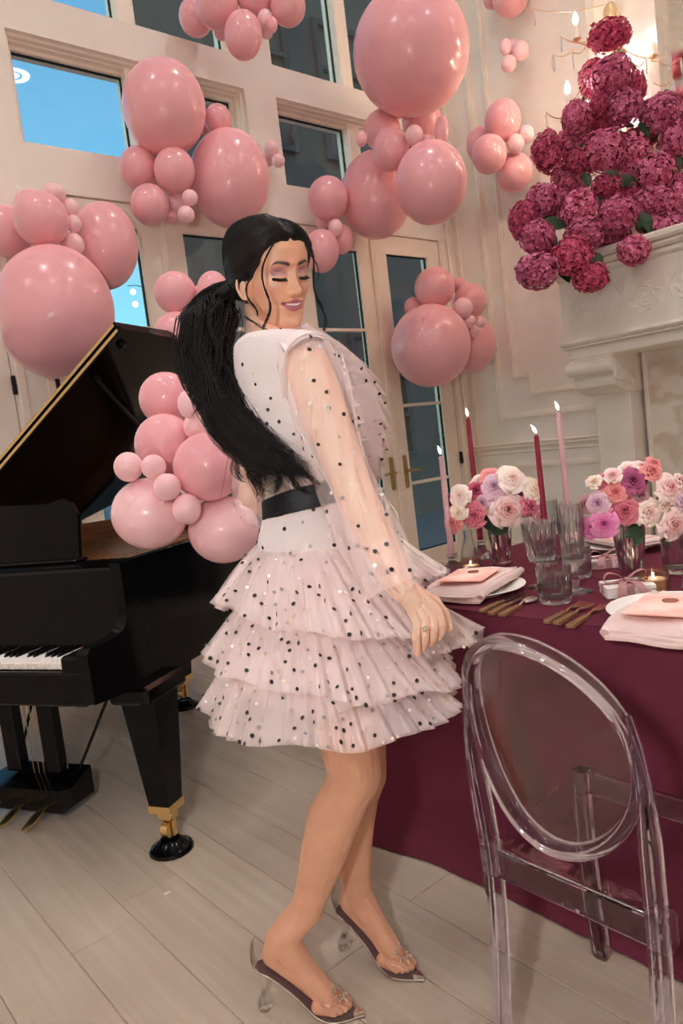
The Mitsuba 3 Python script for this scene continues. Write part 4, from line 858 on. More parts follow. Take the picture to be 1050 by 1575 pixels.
def rose_mesh(seed, cin, cout, openness=1.0, n=26):
    """Petals in a spiral: tight upright ones inside, wide ones folding outwards."""
    r = np.random.default_rng(seed); V, F, C = [], [], []; cin, cout = np.array(cin), np.array(cout)
    for i in range(n):
        t = i / (n - 1); ph = i * 2.39996 + r.normal(0, .12); rad = .10 + .62 * t ** .9; hgt = .80 - .34 * t ** 1.6; wid = 1.75 - .75 * t; lean = (.02 + .42 * t ** 1.5) * openness; g = 7
        for a in range(g):
            v = a / (g - 1)
            for b in range(g):
                u = -1 + 2 * b / (g - 1); lip = max(0, v - .72) / .28
                rr = rad * (.30 + .70 * math.sin(min(1, v * 1.25) * math.pi / 2)) + lean * v ** 2 + lip ** 2 * (.05 + .14 * t) + .02 * math.sin(5 * u + i)
                z = -.42 + (hgt + .42) * (math.sin(min(1, v * 1.08) * math.pi / 2)) - lip ** 2 * (.05 + .12 * t) - (abs(u) ** 2.2) * (.12 + .14 * t) * v - .10 * t * v
                an = ph + u * wid * .55; V.append([rr * math.cos(an), rr * math.sin(an), z])
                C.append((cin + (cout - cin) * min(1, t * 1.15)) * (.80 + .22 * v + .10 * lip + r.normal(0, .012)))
        f0 = i * g * g; F.append(grid_faces(g, g, False) + f0)
    return trimesh.Trimesh(V, np.vstack(F), process=False), np.clip(C, 0, 1)
COL = {'white': (srgb(240, 208, 200), srgb(244, 230, 222)), 'blush': (srgb(226, 156, 160), srgb(244, 220, 216)), 'pink': (srgb(196, 92, 116), srgb(208, 122, 138)), 'deep': (srgb(160, 56, 88), srgb(184, 84, 112)), 'purple': (srgb(124, 46, 84), srgb(156, 76, 110)), 'lilac': (srgb(190, 146, 176), srgb(216, 184, 198)), 'coral': (srgb(214, 116, 120), srgb(226, 150, 148)), 'hot': (srgb(206, 88, 158), srgb(228, 146, 190)), 'mauve': (srgb(158, 106, 114), srgb(190, 150, 152)), 'cream': (srgb(244, 218, 196), srgb(244, 230, 214)), 'burgundy': (srgb(110, 34, 56), srgb(140, 54, 80))}
RP = {}
def rose_ply(c, v):
    if (c, v) not in RP:
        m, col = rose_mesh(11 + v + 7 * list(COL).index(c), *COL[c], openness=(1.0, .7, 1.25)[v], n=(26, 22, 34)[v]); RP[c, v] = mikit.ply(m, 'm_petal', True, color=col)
    return RP[c, v]
def bouquet(vase, dz0, items, gname):
    base = np.array([vase[0], vase[1], TZ + .163]); done = []; d0 = depth([vase[0], vase[1], 1.0]) - .105
    for i, (x, y, r, c, v, lab) in enumerate(items):
        d = d0; u = ray(x, y)
        for _ in range(120):
            p = CAM + d * u; rr = r * d / FOC
            if all(np.linalg.norm(p - q) > .66 * (rr + s) for q, s in done): break
            d += .004
        done.append((p, rr)); ax = p - (base + [0, 0, .03]); ax = ax / np.linalg.norm(ax) + np.array([-.35, -.45, .05]) * (1.0 if d < d0 + .1 else .3); R = frame(ax) @ rz(i * 2.1)
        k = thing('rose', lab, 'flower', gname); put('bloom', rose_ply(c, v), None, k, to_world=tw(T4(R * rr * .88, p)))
        e = base + [.012 * math.cos(i * 2.4), .012 * math.sin(i * 2.4), -.02]; q = p - R[:, 2] * rr * .35
        put('stem', tube(resample([q, q + (e - q) / np.linalg.norm(e - q) * rr * .5, q + (e - q) / np.linalg.norm(e - q) * rr * 1.1], 8), .0026, 6), 'm_stem', k)
    return done
bouquet(VASE1, 0, [(779, 783, 25, 'blush', 2, 'large open blush garden rose at the front of the left bouquet'), (765, 768, 19, 'cream', 2, 'creamy white peony rose left of the large front one, left bouquet'), (730, 792, 19, 'pink', 0, 'rose-pink rose low at the left front of the left bouquet'),
 (742, 773, 14, 'lilac', 1, 'pale lilac rose in the middle of the left bouquet'), (811, 779, 18, 'pink', 1, 'rose-pink rose at the right of the left bouquet'), (792, 763, 15, 'purple', 1, 'purple rose above the large front one, left bouquet'), (709, 763, 16, 'white', 2, 'white rose at the upper left of the left bouquet'),
 (733, 756, 17, 'deep', 1, 'deep pink rose, left of the middle in the left bouquet'), (786, 740, 21, 'white', 2, 'white rose on top of the left bouquet'), (760, 750, 18, 'lilac', 2, 'lilac rose under the coral top one, left bouquet'), (707, 788, 14, 'cream', 0, 'greenish white rose at the left edge of the left bouquet'),
 (698, 803, 16, 'coral', 0, 'drooping pink rose, lowest left of the left bouquet'), (756, 737, 17, 'coral', 2, 'coral rose at the top back of the left bouquet'), (737, 744, 15, 'white', 0, 'small white rose at the top left of the left bouquet'), (818, 757, 19, 'cream', 2, 'cream ruffled rose at the right edge of the left bouquet'),
 (697, 770, 13, 'burgundy', 1, 'burgundy rose half hidden behind the pale candle'), (722, 802, 10, 'cream', 1, 'small cream bud under the left bouquet'), (771, 758, 16, 'blush', 1, 'blush rose behind the middle of the left bouquet'), (822, 792, 13, 'blush', 0, 'blush rose low behind the red candle')], 'roses of the left bouquet')
bouquet(VASE2, 0, [(995, 788, 21, 'white', 0, 'white rose at the front centre of the right bouquet'), (1030, 806, 23, 'blush', 2, 'large white garden rose low at the right of the right bouquet'), (960, 785, 21, 'pink', 0, 'rose-pink rose at the front of the right bouquet'),
 (930, 804, 20, 'hot', 2, 'bright pink peony low at the left front of the right bouquet'), (912, 812, 18, 'hot', 0, 'bright pink peony, lowest left of the right bouquet'), (920, 774, 17, 'lilac', 0, 'pale lilac rose at the left of the right bouquet'), (971, 742, 21, 'purple', 0, 'purple rose at the upper middle of the right bouquet'),
 (1025, 753, 22, 'blush', 2, 'round blush garden rose at the right of the right bouquet'), (946, 758, 17, 'coral', 0, 'coral rose above the front pink one, right bouquet'), (984, 763, 14, 'mauve', 1, 'dusty mauve rose in the middle of the right bouquet'), (1000, 728, 18, 'coral', 1, 'coral pink rose at the top right of the right bouquet'),
 (903, 775, 14, 'mauve', 0, 'brownish mauve rose at the left edge of the right bouquet'), (934, 744, 16, 'pink', 2, 'soft pink rose at the upper left of the right bouquet'), (965, 725, 16, 'white', 0, 'white rose at the top of the right bouquet'), (1046, 772, 14, 'lilac', 0, 'lilac rose at the right picture edge'),
 (1003, 716, 14, 'coral', 0, 'topmost coral rose of the right bouquet'), (914, 742, 13, 'cream', 1, 'small cream rose at the far upper left of the right bouquet'), (942, 733, 13, 'blush', 0, 'peach blush rose at the top left of the right bouquet'), (1020, 777, 12, 'cream', 1, 'small white rose between the two big white ones'), (1045, 742, 15, 'blush', 1, 'blush rose at the right edge behind the round one'), (985, 722, 14, 'blush', 2, 'pale pink rose at the top of the right bouquet'), (950, 775, 12, 'cream', 1, 'cream rose peeping between lilac and pink ones')], 'roses of the right bouquet')
for (x, y, s, a, vs, lab) in [(752, 807, 15, -40, 0, 'dark green leaf under the front rose of the left bouquet'), (768, 815, 13, 200, 0, 'dark green leaf at the mouth of the left silver vase'), (972, 818, 14, -150, 1, 'dark green leaf under the pink rose of the right bouquet'), (980, 828, 12, -110, 1, 'dark green leaf at the mouth of the right silver vase'), (1022, 832, 8, -60, 1, 'small leaf under the large white rose')]:
    d = depth([*(VASE1, VASE2)[vs], .93]) - .07; L = 2.3 * s * d / FOC; ax = math.cos(math.radians(a)) * RIGHT + math.sin(math.radians(a)) * UP
    k = put('rose_leaf', lply, None, to_world=tw(T4(frame(-FWD + .4 * UP, ax) * L, at(x, y, d) - ax * L / 2))); tag(k, lab, 'leaf', 'rose leaves')

# ------------------------------------------------------------------ gilded sconce with candle bulbs and crystal drops
GROW[0] = 1.19
sn = thing('crystal_sconce', 'gilded branch sconce with candle bulbs and crystal drops above the hydrangeas', 'wall lamp')
mat('m_gilt', two({'type': 'principled', 'base_color': rgb(0.78, 0.55, 0.30), 'metallic': 0.7, 'roughness': 0.4}))
mat('m_bulb', two({'type': 'diffuse', 'reflectance': rgb(0.9, 0.85, 0.75)}))
SC = on_x(938, 18, 4.37)
put('back_plate', ellipsoid(SC, [.025, .04, .055], None, 3), 'm_gilt', sn, True)
put('stem', tube(resample([SC, SC + [.03, .01, -.16], SC + [-.01, 0, -.34], SC + [.02, 0, -.5]], 16), .010, 8), 'm_gilt', sn, True)
def arm(P, r=.0055): put('arm', tube(resample(P, 24), np.linspace(r, r * .6, 24), 7), 'm_gilt', sn, True)
def bulb(p, glow=1.0):
    b = put('candle_tube', tube([p - [0, 0, .085], p - [0, 0, .012]], .010, 12), 'm_wax_white', sn, 40)
    t = np.linspace(0, 1, 16); put('bulb', tube(np.stack([np.full(16, p[0]), np.full(16, p[1]), p[2] - .012 + .075 * t], 1), .0175 * np.sin(np.pi * np.clip(t, .06, .99) ** .8) ** .75 + .0005, 14), 'm_bulb', sn, True, emitter={'type': 'area', 'radiance': rgb(340 * glow, 262 * glow, 180 * glow)})
    put('drip_cup', moved(lathe([(0, -.006), (.012, -.004), (.024, .006), (.022, .008), (0, .002)], 16), T4(t=p - [0, 0, .09])), 'm_gilt', sn, 40)
D0 = depth(SC) - .16
for (x, y, dd) in ((885, 36, 0), (873, 142, 0), (907, 156, .16), (958, 100, .17), (1003, 62, .05), (965, 180, .2)):
    p = at(x, y, D0 + dd); bulb(p); arm([SC + [0, 0, -.05 - .25 * (y > 90)], (SC + p) / 2 + [-.03, 0, -.16], p - [0, 0, .10]])
drop = hull([[0, 0, 0], *[[.0085 * math.cos(a), .005 * math.sin(a), -.012] for a in np.arange(6) * math.pi / 3], *[[.0085 * math.cos(a), .005 * math.sin(a), -.075] for a in np.arange(6) * math.pi / 3], [0, 0, -.092]])
mat('m_drop', {'type': 'principled', 'base_color': rgb(.98, .94, .9), 'roughness': .2, 'specular': .5, 'spec_trans': .55})
dply = mikit.ply(drop, 'm_drop')
for (tip, root, dd) in (((821, 14), (928, 8), .0), ((850, 84), (882, 74), -.02), ((880, 80), (900, 70), 0), ((839, 172), (872, 178), -.02), ((862, 55), (905, 62), 0), ((1030, 82), (1000, 92), .0), ((993, 88), (975, 100), .05), ((1047, 88), (1015, 96), 0), ((1035, 120), (1005, 128), 0), ((985, 118), (965, 125), .08), ((955, 22), (945, 15), .1)):
    a, b = at(*tip, D0 + dd), at(*root, D0 + dd + .06); arm([b, (a + b) / 2 + [0, 0, -.025], a], .0035)
    put('crystal_drop', dply, None, sn, to_world=tw(T4(rz(tip[0]), a - [0, 0, .004])))
GROW[0] = 1.0
# ------------------------------------------------------------------ the woman
woman = thing('person', 'woman with long black ponytail in a short white tulle party dress looking over her shoulder', 'person')
def cam3(x, y, z): return CAM + x * RIGHT - y * UP + z * FWD
HS = 0.94; HD = 1.60                                       # head scale and distance
_y, _p, _q = math.radians(34.5), math.radians(27), math.radians(-18)
_Ry = np.array([[math.cos(_y), 0, -math.sin(_y)], [0, 1, 0], [math.sin(_y), 0, math.cos(_y)]]); _Rx = np.array([[1, 0, 0], [0, math.cos(_p), -math.sin(_p)], [0, math.sin(_p), math.cos(_p)]]); _Rr = np.array([[math.cos(_q), -math.sin(_q), 0], [math.sin(_q), math.cos(_q), 0], [0, 0, 1]])
HRc = _Rr @ _Ry @ _Rx @ np.array([[1.0, 0, 0], [0, 0, -1], [0, -1, 0]])        # columns: her left, face forward, up, in lens axes
HR = np.stack([RIGHT, -UP, FWD], 1) @ HRc; HO = at(420, 432, HD)
def hp(P): return np.asarray(P, float) @ (HR * HS).T + HO                       # head-local (left, forward, up) to world
PU = np.array([-.119, -.113, -.104, -.087, -.066, -.046, -.026, 0.0, .02, .045, .07, .095, .115, .128, .1315, .1334])
_f = [.050, .064, .074, .079, .0765, .079, .080, .082, .083, .088, .087, .076, .0567, .030, .016, .0]; _b = [.01, -.005, -.018, -.034, -.048, -.062, -.076, -.088, -.095, -.099, -.098, -.088, -.0667, -.040, -.026, -.010]; _w = [.011, .022, .0315, .0445, .0545, .0625, .069, .0715, .0725, .0735, .0735, .0655, .0487, .0279, .0165, .004]
from scipy.interpolate import PchipInterpolator as _Pc
fF, fB, fW = _Pc(PU, _f), _Pc(PU, _b), _Pc(PU, _w)
def G(s, u, s0, u0, a, b): return np.exp(-((s - s0) / a) ** 2 - ((u - u0) / b) ** 2)
def head_base(ph, u, grow=0.0):
    f, b, w = fF(u), fB(u), fW(u); grow = grow * np.clip(w / .05, 0, 1) ** .8 if not np.isscalar(grow) or grow else grow; m, h = (f + b) / 2, (f - b) / 2; cs, sn = np.cos(ph), np.sin(ph)
    e = np.where(cs > 0, np.interp(u, [-.09, -.05, -.02], [.98, .90, .80]), 1.0)
    F_ = m + (h + grow) * np.sign(cs) * np.abs(cs) ** e; S_ = (w + grow) * np.sign(sn) * np.abs(sn) ** .9
    return S_, F_
def face_relief(s, u):
    a = np.abs(s); d = 0 * s
    nh = np.interp(u, [-.034, -.029, -.022, -.016, -.006, .008, .022, .036], [0, .012, .030, .033, .0235, .0145, .0080, 0.0]); nw = np.interp(u, [-.03, -.018, -.006, .01, .03], [.0098, .0090, .0068, .0062, .0085])
    d = d + nh * np.exp(-(s / nw) ** 2) + .0125 * G(a, u, .0118, -.0218, .0052, .0058)
    d = d - .0105 * G(a, u, .029, .023, .017, .013) + .0088 * G(a, u, .031, .0155, .0125, .0088) - .0026 * G(a, u, .031, .0255, .014, .0035)
    d = d + .0035 * G(a, u, .026, .040, .018, .008) + .0075 * G(a, u, .043, -.010, .017, .014) - .004 * G(a, u, .045, -.045, .012, .016)
    lipw = np.clip(1 - (a / .0285) ** 2.4, 0, 1)
    d = d + lipw * (.0062 * np.exp(-((u + .0425 - .10 * np.maximum(a - .004, 0)) / .0048) ** 2) + .0078 * np.exp(-((u + .0565 - .16 * a) / .0058) ** 2)) + .004 * G(s, u, 0, -.05, .022, .013)
    d = d - .0035 * G(a, u, .0305, -.0445, .004, .004) + .0045 * G(a, u, .037, -.033, .010, .012) - .002 * G(s, u, 0, -.035, .003, .006) - .003 * G(s, u, 0, -.071, .014, .005) + .0065 * G(s, u, 0, -.090, .016, .012)
    return d
nU, nP = 230, 260
uu = np.interp(np.linspace(0, 1, nU), np.linspace(0, 1, 9), [-.119, -.088, -.064, -.047, -.03, .0, .03, .07, .1333]); ph = np.sort(np.concatenate([np.linspace(-math.pi, math.pi, nP // 2, endpoint=False), np.linspace(-1.25, 1.25, nP - nP // 2)]))
U_, P_ = np.meshgrid(uu, ph, indexing='ij'); S_, F_ = head_base(P_, U_); wgt = np.clip((np.cos(P_) - .02) / .3, 0, 1) ** .7
F_ = F_ + wgt * face_relief(S_, U_)
# skin and make-up colours, with nostril shade and a lip highlight painted in
sk = np.array(srgb(222, 164, 134)); col = np.tile(sk, (nU, nP, 1)); A_ = np.abs(S_); front = (np.cos(P_) > .15)[..., None]
def paint(m, c): global col; m = np.clip(m, 0, 1)[..., None] * front; col = col * (1 - m) + np.array(c) * m
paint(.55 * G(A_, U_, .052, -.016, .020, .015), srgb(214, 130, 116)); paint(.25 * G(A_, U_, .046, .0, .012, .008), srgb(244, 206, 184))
paint(.9 * G(A_, U_, .0325, .0275, .016, .0085) ** .8 * (U_ > .011), srgb(142, 92, 106)); paint(.8 * G(A_, U_, .030, .0195, .0095, .0045), srgb(184, 142, 152)); paint(.7 * G(A_, U_, .045, .020, .007, .006), srgb(120, 72, 86))
brow = np.exp(-((U_ - (.0405 + .20 * (A_ - .014) - 6.5 * (A_ - .028) ** 2 - 40 * np.maximum(A_ - .036, 0) ** 2)) / np.interp(A_, [.010, .016, .034, .048], [.0034, .0040, .0029, .0014])) ** 2) ** .7 * np.clip((A_ - .0095) / .004, 0, 1) * np.clip((.050 - A_) / .005, 0, 1)
paint(1.15 * brow, srgb(34, 23, 20))
lash = np.exp(-((U_ - (.0092 + .9 * (A_ - .031) ** 2 * 8 + .05 * (A_ - .031))) / .0019) ** 2) * np.clip((A_ - .0165) / .003, 0, 1) * np.clip((.0465 - A_) / .003, 0, 1); paint(lash, srgb(26, 18, 20))
lipw = np.clip(1 - (A_ / .0285) ** 2.2, 0, 1); up_e = -.0385 + .0016 * np.exp(-((A_ - .006) / .004) ** 2) - .0028 * (A_ / .028) ** 1.5; lo_e = -.0632 + .0165 * (A_ / .029) ** 2
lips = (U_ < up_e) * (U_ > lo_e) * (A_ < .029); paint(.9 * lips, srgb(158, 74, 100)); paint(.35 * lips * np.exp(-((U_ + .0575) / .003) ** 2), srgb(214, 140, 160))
smile = -.0475 + .0045 * (A_ / .026) ** 2; teeth = (np.abs(U_ - smile) < .0026 * np.clip(1 - (A_ / .0215) ** 2, 0, 1) ** .5) * (A_ < .0215); line = (np.abs(U_ - smile) < .0011) * (A_ < .029)
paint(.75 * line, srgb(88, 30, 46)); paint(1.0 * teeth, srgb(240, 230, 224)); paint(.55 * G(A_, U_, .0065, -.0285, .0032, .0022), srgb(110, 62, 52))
F_ = F_ - wgt * teeth * .0022
headv = hp(np.stack([S_, F_, U_], -1).reshape(-1, 3)); hf = grid_faces(nU, nP)
hm = trimesh.Trimesh(headv, hf, process=False)
if ((hm.face_normals * (hm.triangles_center - HO)).sum(1)).mean() < 0: hm.invert()
mat('m_face', two({'type': 'principled', 'base_color': VC, 'roughness': 0.33, 'specular': 0.45}))
def skin_tex(p, n, uv):
    t = fbm(p.x * 30, p.y * 30, p.z * 30)
    return mix(mix(srgb(196, 144, 116), srgb(210, 160, 131), t), mix(srgb(222, 176, 152), srgb(232, 192, 170), t), smoothstep(.58, .75, p.z))     # the legs are tanned
matte('m_skin', proc(skin_tex), 0.42, 0.4)
mat('m_hair', two({'type': 'principled', 'base_color': rgb(0.0055, 0.0042, 0.004), 'roughness': 0.30, 'specular': 0.22}))
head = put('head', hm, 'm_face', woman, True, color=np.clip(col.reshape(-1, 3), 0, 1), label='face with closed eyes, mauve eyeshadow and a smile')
lm = []
for sd in (-1, 1):
    for t in np.linspace(0, 1, 27):
        a = .018 + .028 * t; u0 = .0092 + 7.2 * (a - .031) ** 2 + .05 * (a - .031); i = np.array([[sd * a]]); s_, f_ = np.array([sd * a]), None
        pa = np.arcsin(np.clip((a / fW(u0)) ** (1 / .9), 0, 1)); _, f0 = head_base(np.array([pa]), np.array([u0])); f0 = f0[0] + face_relief(np.array([a]), np.array([u0]))[0]
        d = np.array([sd * (.0015 + .005 * (t - .25)), .0085, -.0052]); p0 = np.array([sd * a, f0 - .0005, u0]); lm.append(tube(hp(resample([p0, p0 + d * .6 + [0, 0, -.0008], p0 + d + [0, 0, .001]], 5)), [.0011, .0009, .0007, .0005, .0002], 4))
put('eyelashes', join(lm), 'm_hair', head, kind='stuff')
# ears
for sd in (-1, 1):
    o = np.array([sd * .0705, -.008, -.010]); rim = [[0, .012, -.024], [.003, .008, -.030], [.006, -.004, -.030], [.012, -.016, -.010], [.014, -.019, .010], [.011, -.012, .025], [.006, .002, .030], [.002, .012, .022], [.002, .014, .010]]
    e = [tube(hp(resample([o + [sd * x, y * .8, z * .8] for x, y, z in rim], 26)), [.0036 * HS] * 26, 8), moved(ellipsoid([0, 0, 0], [1, 1, 1], None, 3), T4(HR * HS * np.array([.0045, .0125, .021]), hp(o + [sd * .0055, -.003, -.001]))), moved(ellipsoid([0, 0, 0], [1, 1, 1], None, 2), T4(HR * HS * np.array([.0045, .007, .008]), hp(o + [sd * .002, .004, -.021])))]
    put('ear', join(e), 'm_skin', head, True)
# hair: a close cap combed back to a low ponytail, with strands laid on it
_hx = np.radians([0, 18, 36, 50, 62, 74, 86, 96, 106, 120, 180]); _hu = [.087, .088, .081, .066, .041, .014, .000, -.006, -.020, -.048, -.072]
def hairline(p): return np.interp(np.abs(p), _hx, _hu)
def hair_off(p, u, s):
    k = np.clip((u - hairline(p)) / .016, -1, 1); k = k * k * (3 - 2 * np.abs(k)) * np.sign(k)
    back = np.clip(-np.cos(p), 0, 1); top = np.clip((u - .02) / .1, 0, 1)
    return np.where(k > 0, k * (.0095 + .026 * back + .001 * top) - .0035 * np.exp(-(s / .0035) ** 2) * (u > .07) * (np.cos(p) > -.2), .026 * k)
cu = np.r_[np.linspace(-.10, .126, 112), np.linspace(.127, .1333, 18)]; cp_ = np.linspace(-math.pi, math.pi, 200, endpoint=False); CU, CP = np.meshgrid(cu, cp_, indexing='ij')
def cap_pt(p, u, extra=0.0):
    p, u = np.asarray(p, float), np.asarray(u, float); s0, _ = head_base(p, u); o = hair_off(p, u, s0) + extra; s, f = head_base(p, u, o); return np.stack([s, f, u + np.clip((u - .06) / .07, 0, 1) * o * .35 + 0 * s], -1)
_cv = cap_pt(CP, CU); cap = loft(hp(_cv.reshape(-1, 3)).reshape(130, 200, 3), True)
hair = put('hair', cap, 'm_hair', woman, True, label='glossy black hair combed back to a low ponytail')
rr_ = np.random.default_rng(3); st = []
tail_p, tail_u = math.pi * 1.0, -.028
for i in range(1400):
    sd = rr_.choice([-1, 1]); q = rr_.uniform()
    if q < .55: p0 = sd * rr_.uniform(.03, 1.75); u0 = hairline(p0) + .004 + rr_.uniform(0, .012)
    elif q > .82: p0 = sd * rr_.uniform(.05, 2.5); u0 = rr_.uniform(.124, .1327)
    else: p0 = sd * rr_.uniform(.02, .25) * (1 if rr_.uniform() < .55 else 8); u0 = rr_.uniform(.092, .1325)
    t = np.linspace(0, 1, 18); pe = sd * (math.pi - rr_.uniform(.02, .30)); ue = tail_u + rr_.uniform(-.03, .022)
    e = t ** (.85 + .3 * rr_.uniform()); pp_ = p0 + (pe - p0) * e; uu_ = u0 + (ue - u0) * t ** 1.5 + .022 * np.sin(np.pi * t) * (u0 < .08) * np.clip(1 - abs(p0) / 2, 0, 1)
    uu_ = np.maximum(uu_, hairline(pp_) + .003); st.append(tube(hp(cap_pt(pp_, np.minimum(uu_, .1325), rr_.uniform(-.0004, .0016))), np.r_[np.linspace(.0004, .0011, 6), np.full(12, .0009)] * rr_.uniform(.6, 1.2), 4, False))
put('combed_strands', join(st), 'm_hair', hair, True, kind='stuff')
# ponytail
base3 = hp([0.0, -.115, -.03]); bd = depth(base3)
guide = [(368, 436, 9, bd - .02), (350, 446, 20, bd - .01), (334, 468, 30, bd - .01), (325, 500, 37, 1.60), (318, 535, 34, 1.575), (321, 572, 31, 1.55), (332, 612, 29, 1.525), (351, 648, 29, 1.50), (379, 678, 29, 1.478), (410, 700, 30, 1.462), (440, 716, 26, 1.45), (470, 728, 16, 1.435)]
gp = resample([[*at(x, y, d), w * d / FOC] for x, y, w, d in guide], 60); gt = np.gradient(gp[:, :3], axis=0); gt /= np.linalg.norm(gt, axis=1, keepdims=True); gx = np.cross(gt, FWD); gx /= np.linalg.norm(gx, axis=1, keepdims=True); gz = np.cross(gx, gt)
pt = []; tt = np.linspace(0, 1, 60)
tips_ = [at(478, 724, 1.43), at(470, 738, 1.43), at(452, 745, 1.44), at(430, 752, 1.445), at(408, 748, 1.455), at(392, 738, 1.46), at(384, 722, 1.47), at(404, 735, 1.455)]
for i in range(1150):
    L_ = i % 26; lk = np.random.default_rng(L_ + 40); la, lr, lph, lfq, lam, ln = lk.uniform(0, 6.283), lk.uniform(.15, 1) ** .6, lk.uniform(0, 6.28), lk.uniform(6, 13), lk.uniform(.16, .42), int(lk.uniform(40, 60))
    a, r = la, lr; n0 = int(np.clip(ln + rr_.normal(0, 3), 34, 60)); q_ = rr_.normal(0, .13, 2) * 1.0; taper = np.interp(tt, [0, .08, .22, .8, 1], [.35, .8, 1.05, 1.0, .6]); ox = (r * math.cos(a) + q_[0]) * taper; oz = (r * math.sin(a) * .62 + q_[1]) * taper
    wv = lam * np.sin(tt * lfq + lph) + .05 * np.sin(tt * 31 + lph * 3) + .03 * np.sin(tt * 23 + i)
    stray = (1.0 + (rr_.uniform(.05, .45) * np.sin(tt * rr_.uniform(3, 8) + i) if rr_.uniform() < .13 else 0))
    P = gp[:, :3] + gx * ((ox * stray + wv * np.clip(tt * 3 - .25, 0, 1)) * gp[:, 3])[:, None] + gz * ((oz + .5 * wv * np.clip(tt * 3 - .25, 0, 1)) * gp[:, 3])[:, None]
    if n0 < 57 and rr_.uniform() < .8:
        tip = tips_[L_ % len(tips_)] + rr_.normal(0, .010, 3); k0 = max(30, n0 - 16); b = np.clip((tt - tt[k0]) / (tt[n0 - 1] - tt[k0]), 0, 1)[:, None]; P = P * (1 - b ** 1.6) + tip * b ** 1.6
    P = P[:n0:2]; R_ = np.full(len(P), .00095) * rr_.uniform(.6, 1.25); R_[-6:] *= np.linspace(1, .15, 6); pt.append(tube(P, R_, 4, False))
pt.append(tube(gp[:52:2, :3], gp[:52:2, 3] * .62 * np.r_[np.ones(20), np.linspace(1, .2, 6)], 14, flat=1.0))
put('ponytail', join(pt), 'm_hair', hair, True)
def tend(P, n=5, r=.0009, sp=.003):
    out = []
    for i in range(n):
        o = rr_.normal(0, sp, (len(P), 3)) * np.linspace(.2, 1.3, len(P))[:, None]; Q = resample(np.array([at(*p) for p in P]) + o, 30); out.append(tube(Q, np.linspace(r, r * .35, 30), 4, False))
    return out
td = tend([(424, 366, 1.492), (411, 392, 1.485), (403, 415, 1.484), (405, 438, 1.482), (412, 456, 1.482), (416, 470, 1.484), (412, 487, 1.487), (404, 505, 1.48)], 11, .0013, .0011)
td += tend([(400, 402, 1.502), (386, 425, 1.505), (378, 447, 1.505), (384, 463, 1.50), (394, 476, 1.496), (397, 486, 1.494)], 8, .0012, .0011) + tend([(375, 486, 1.53), (390, 495, 1.51), (404, 504, 1.49), (414, 510, 1.478)], 5, .0008, .002)
td += tend([(472, 372, 1.53), (482, 400, 1.54), (482, 425, 1.545), (484, 450, 1.545), (494, 472, 1.54), (501, 492, 1.535), (497, 510, 1.53)], 10, .0012, .0016) + tend([(468, 370, 1.53), (478, 392, 1.535), (488, 410, 1.54), (486, 432, 1.545)], 6, .001, .002)
td += tend([(330, 500, 1.55), (290, 540, 1.56), (292, 575, 1.56), (305, 600, 1.55)], 7, .0009, .006) + tend([(335, 600, 1.5), (312, 620, 1.5), (297, 640, 1.5)], 4, .0011, .003) + tend([(352, 650, 1.48), (352, 690, 1.47), (346, 735, 1.47), (335, 778, 1.47)], 1, .0007, .001) + tend([(345, 655, 1.49), (338, 668, 1.49), (332, 672, 1.49)], 3, .001, .004)
for lk_ in ([(372, 668, 1.475), (385, 695, 1.468), (380, 720, 1.465), (392, 745, 1.462), (398, 766, 1.455)], [(392, 688, 1.465), (404, 712, 1.46), (400, 735, 1.457), (410, 752, 1.455)], [(410, 700, 1.455), (424, 722, 1.452), (428, 742, 1.45), (421, 756, 1.45)], [(425, 706, 1.45), (445, 726, 1.445), (452, 743, 1.44), (464, 752, 1.435)], [(360, 655, 1.48), (369, 688, 1.475), (362, 715, 1.472), (374, 736, 1.47)],
            [(332, 470, 1.55), (303, 500, 1.555), (291, 540, 1.56), (300, 575, 1.55), (320, 592, 1.54)], [(318, 520, 1.555), (297, 560, 1.555), (300, 600, 1.54), (324, 626, 1.52)], [(326, 590, 1.525), (316, 625, 1.51), (336, 656, 1.49), (362, 676, 1.475)], [(340, 462, 1.53), (322, 500, 1.54), (338, 545, 1.53), (330, 590, 1.52), (352, 635, 1.49)], [(440, 712, 1.443), (462, 722, 1.43), (484, 744, 1.40)]):
    td += tend(lk_, 24, .00105, .0042)
put('loose_strands', join(td), 'm_hair', hair, True, kind='stuff')

# ---- the body: one skin from the neck to the toes
def jt(x, y, d, r): return (at(x, y, d), r)
hand = []
K = [((641, 958), (639, 982), (641, 996), (642, 1006), .0076), ((653, 953), (653, 976), (653, 988), (651, 996), .0082), ((664, 947), (667, 969), (666, 981), (663, 989), .0084), ((673, 940), (680, 960), (679, 972), (675, 980), .0080)]
for i, (k, p, d, t, r) in enumerate(K):
    dz = .004 * i; hand.append([jt(*k, 1.347 + dz, r * 1.12), jt(*p, 1.341 + dz, r), jt(*d, 1.347 + dz, r * .92), jt(*t, 1.357 + dz, r * .82)])
    hand.append([jt(622 + 5 * i, 913 - 2 * i, 1.360 + .003 * i, .0125), jt(*k, 1.347 + dz, r * 1.18)])
hand.append([jt(640, 912, 1.380, .013), jt(668, 925, 1.390, .0115), jt(684, 945, 1.392, .0095), jt(690, 966, 1.387, .0080)])
def man(chains, edge):
    out = []
    for ch in chains:
        for (p, r), (q, s) in zip(ch[:-1], ch[1:]):
            a = m3.Manifold.sphere(r, 24).translate(list(map(float, p))); b = m3.Manifold.sphere(s, 24).translate(list(map(float, q))); out.append((a + b).hull())
    return m3.Manifold.batch_boolean(out, m3.OpType.Add).refine_to_length(edge)
neck0 = hp([0, -.045, -.06]); NB = at(428, 548, 1.585)
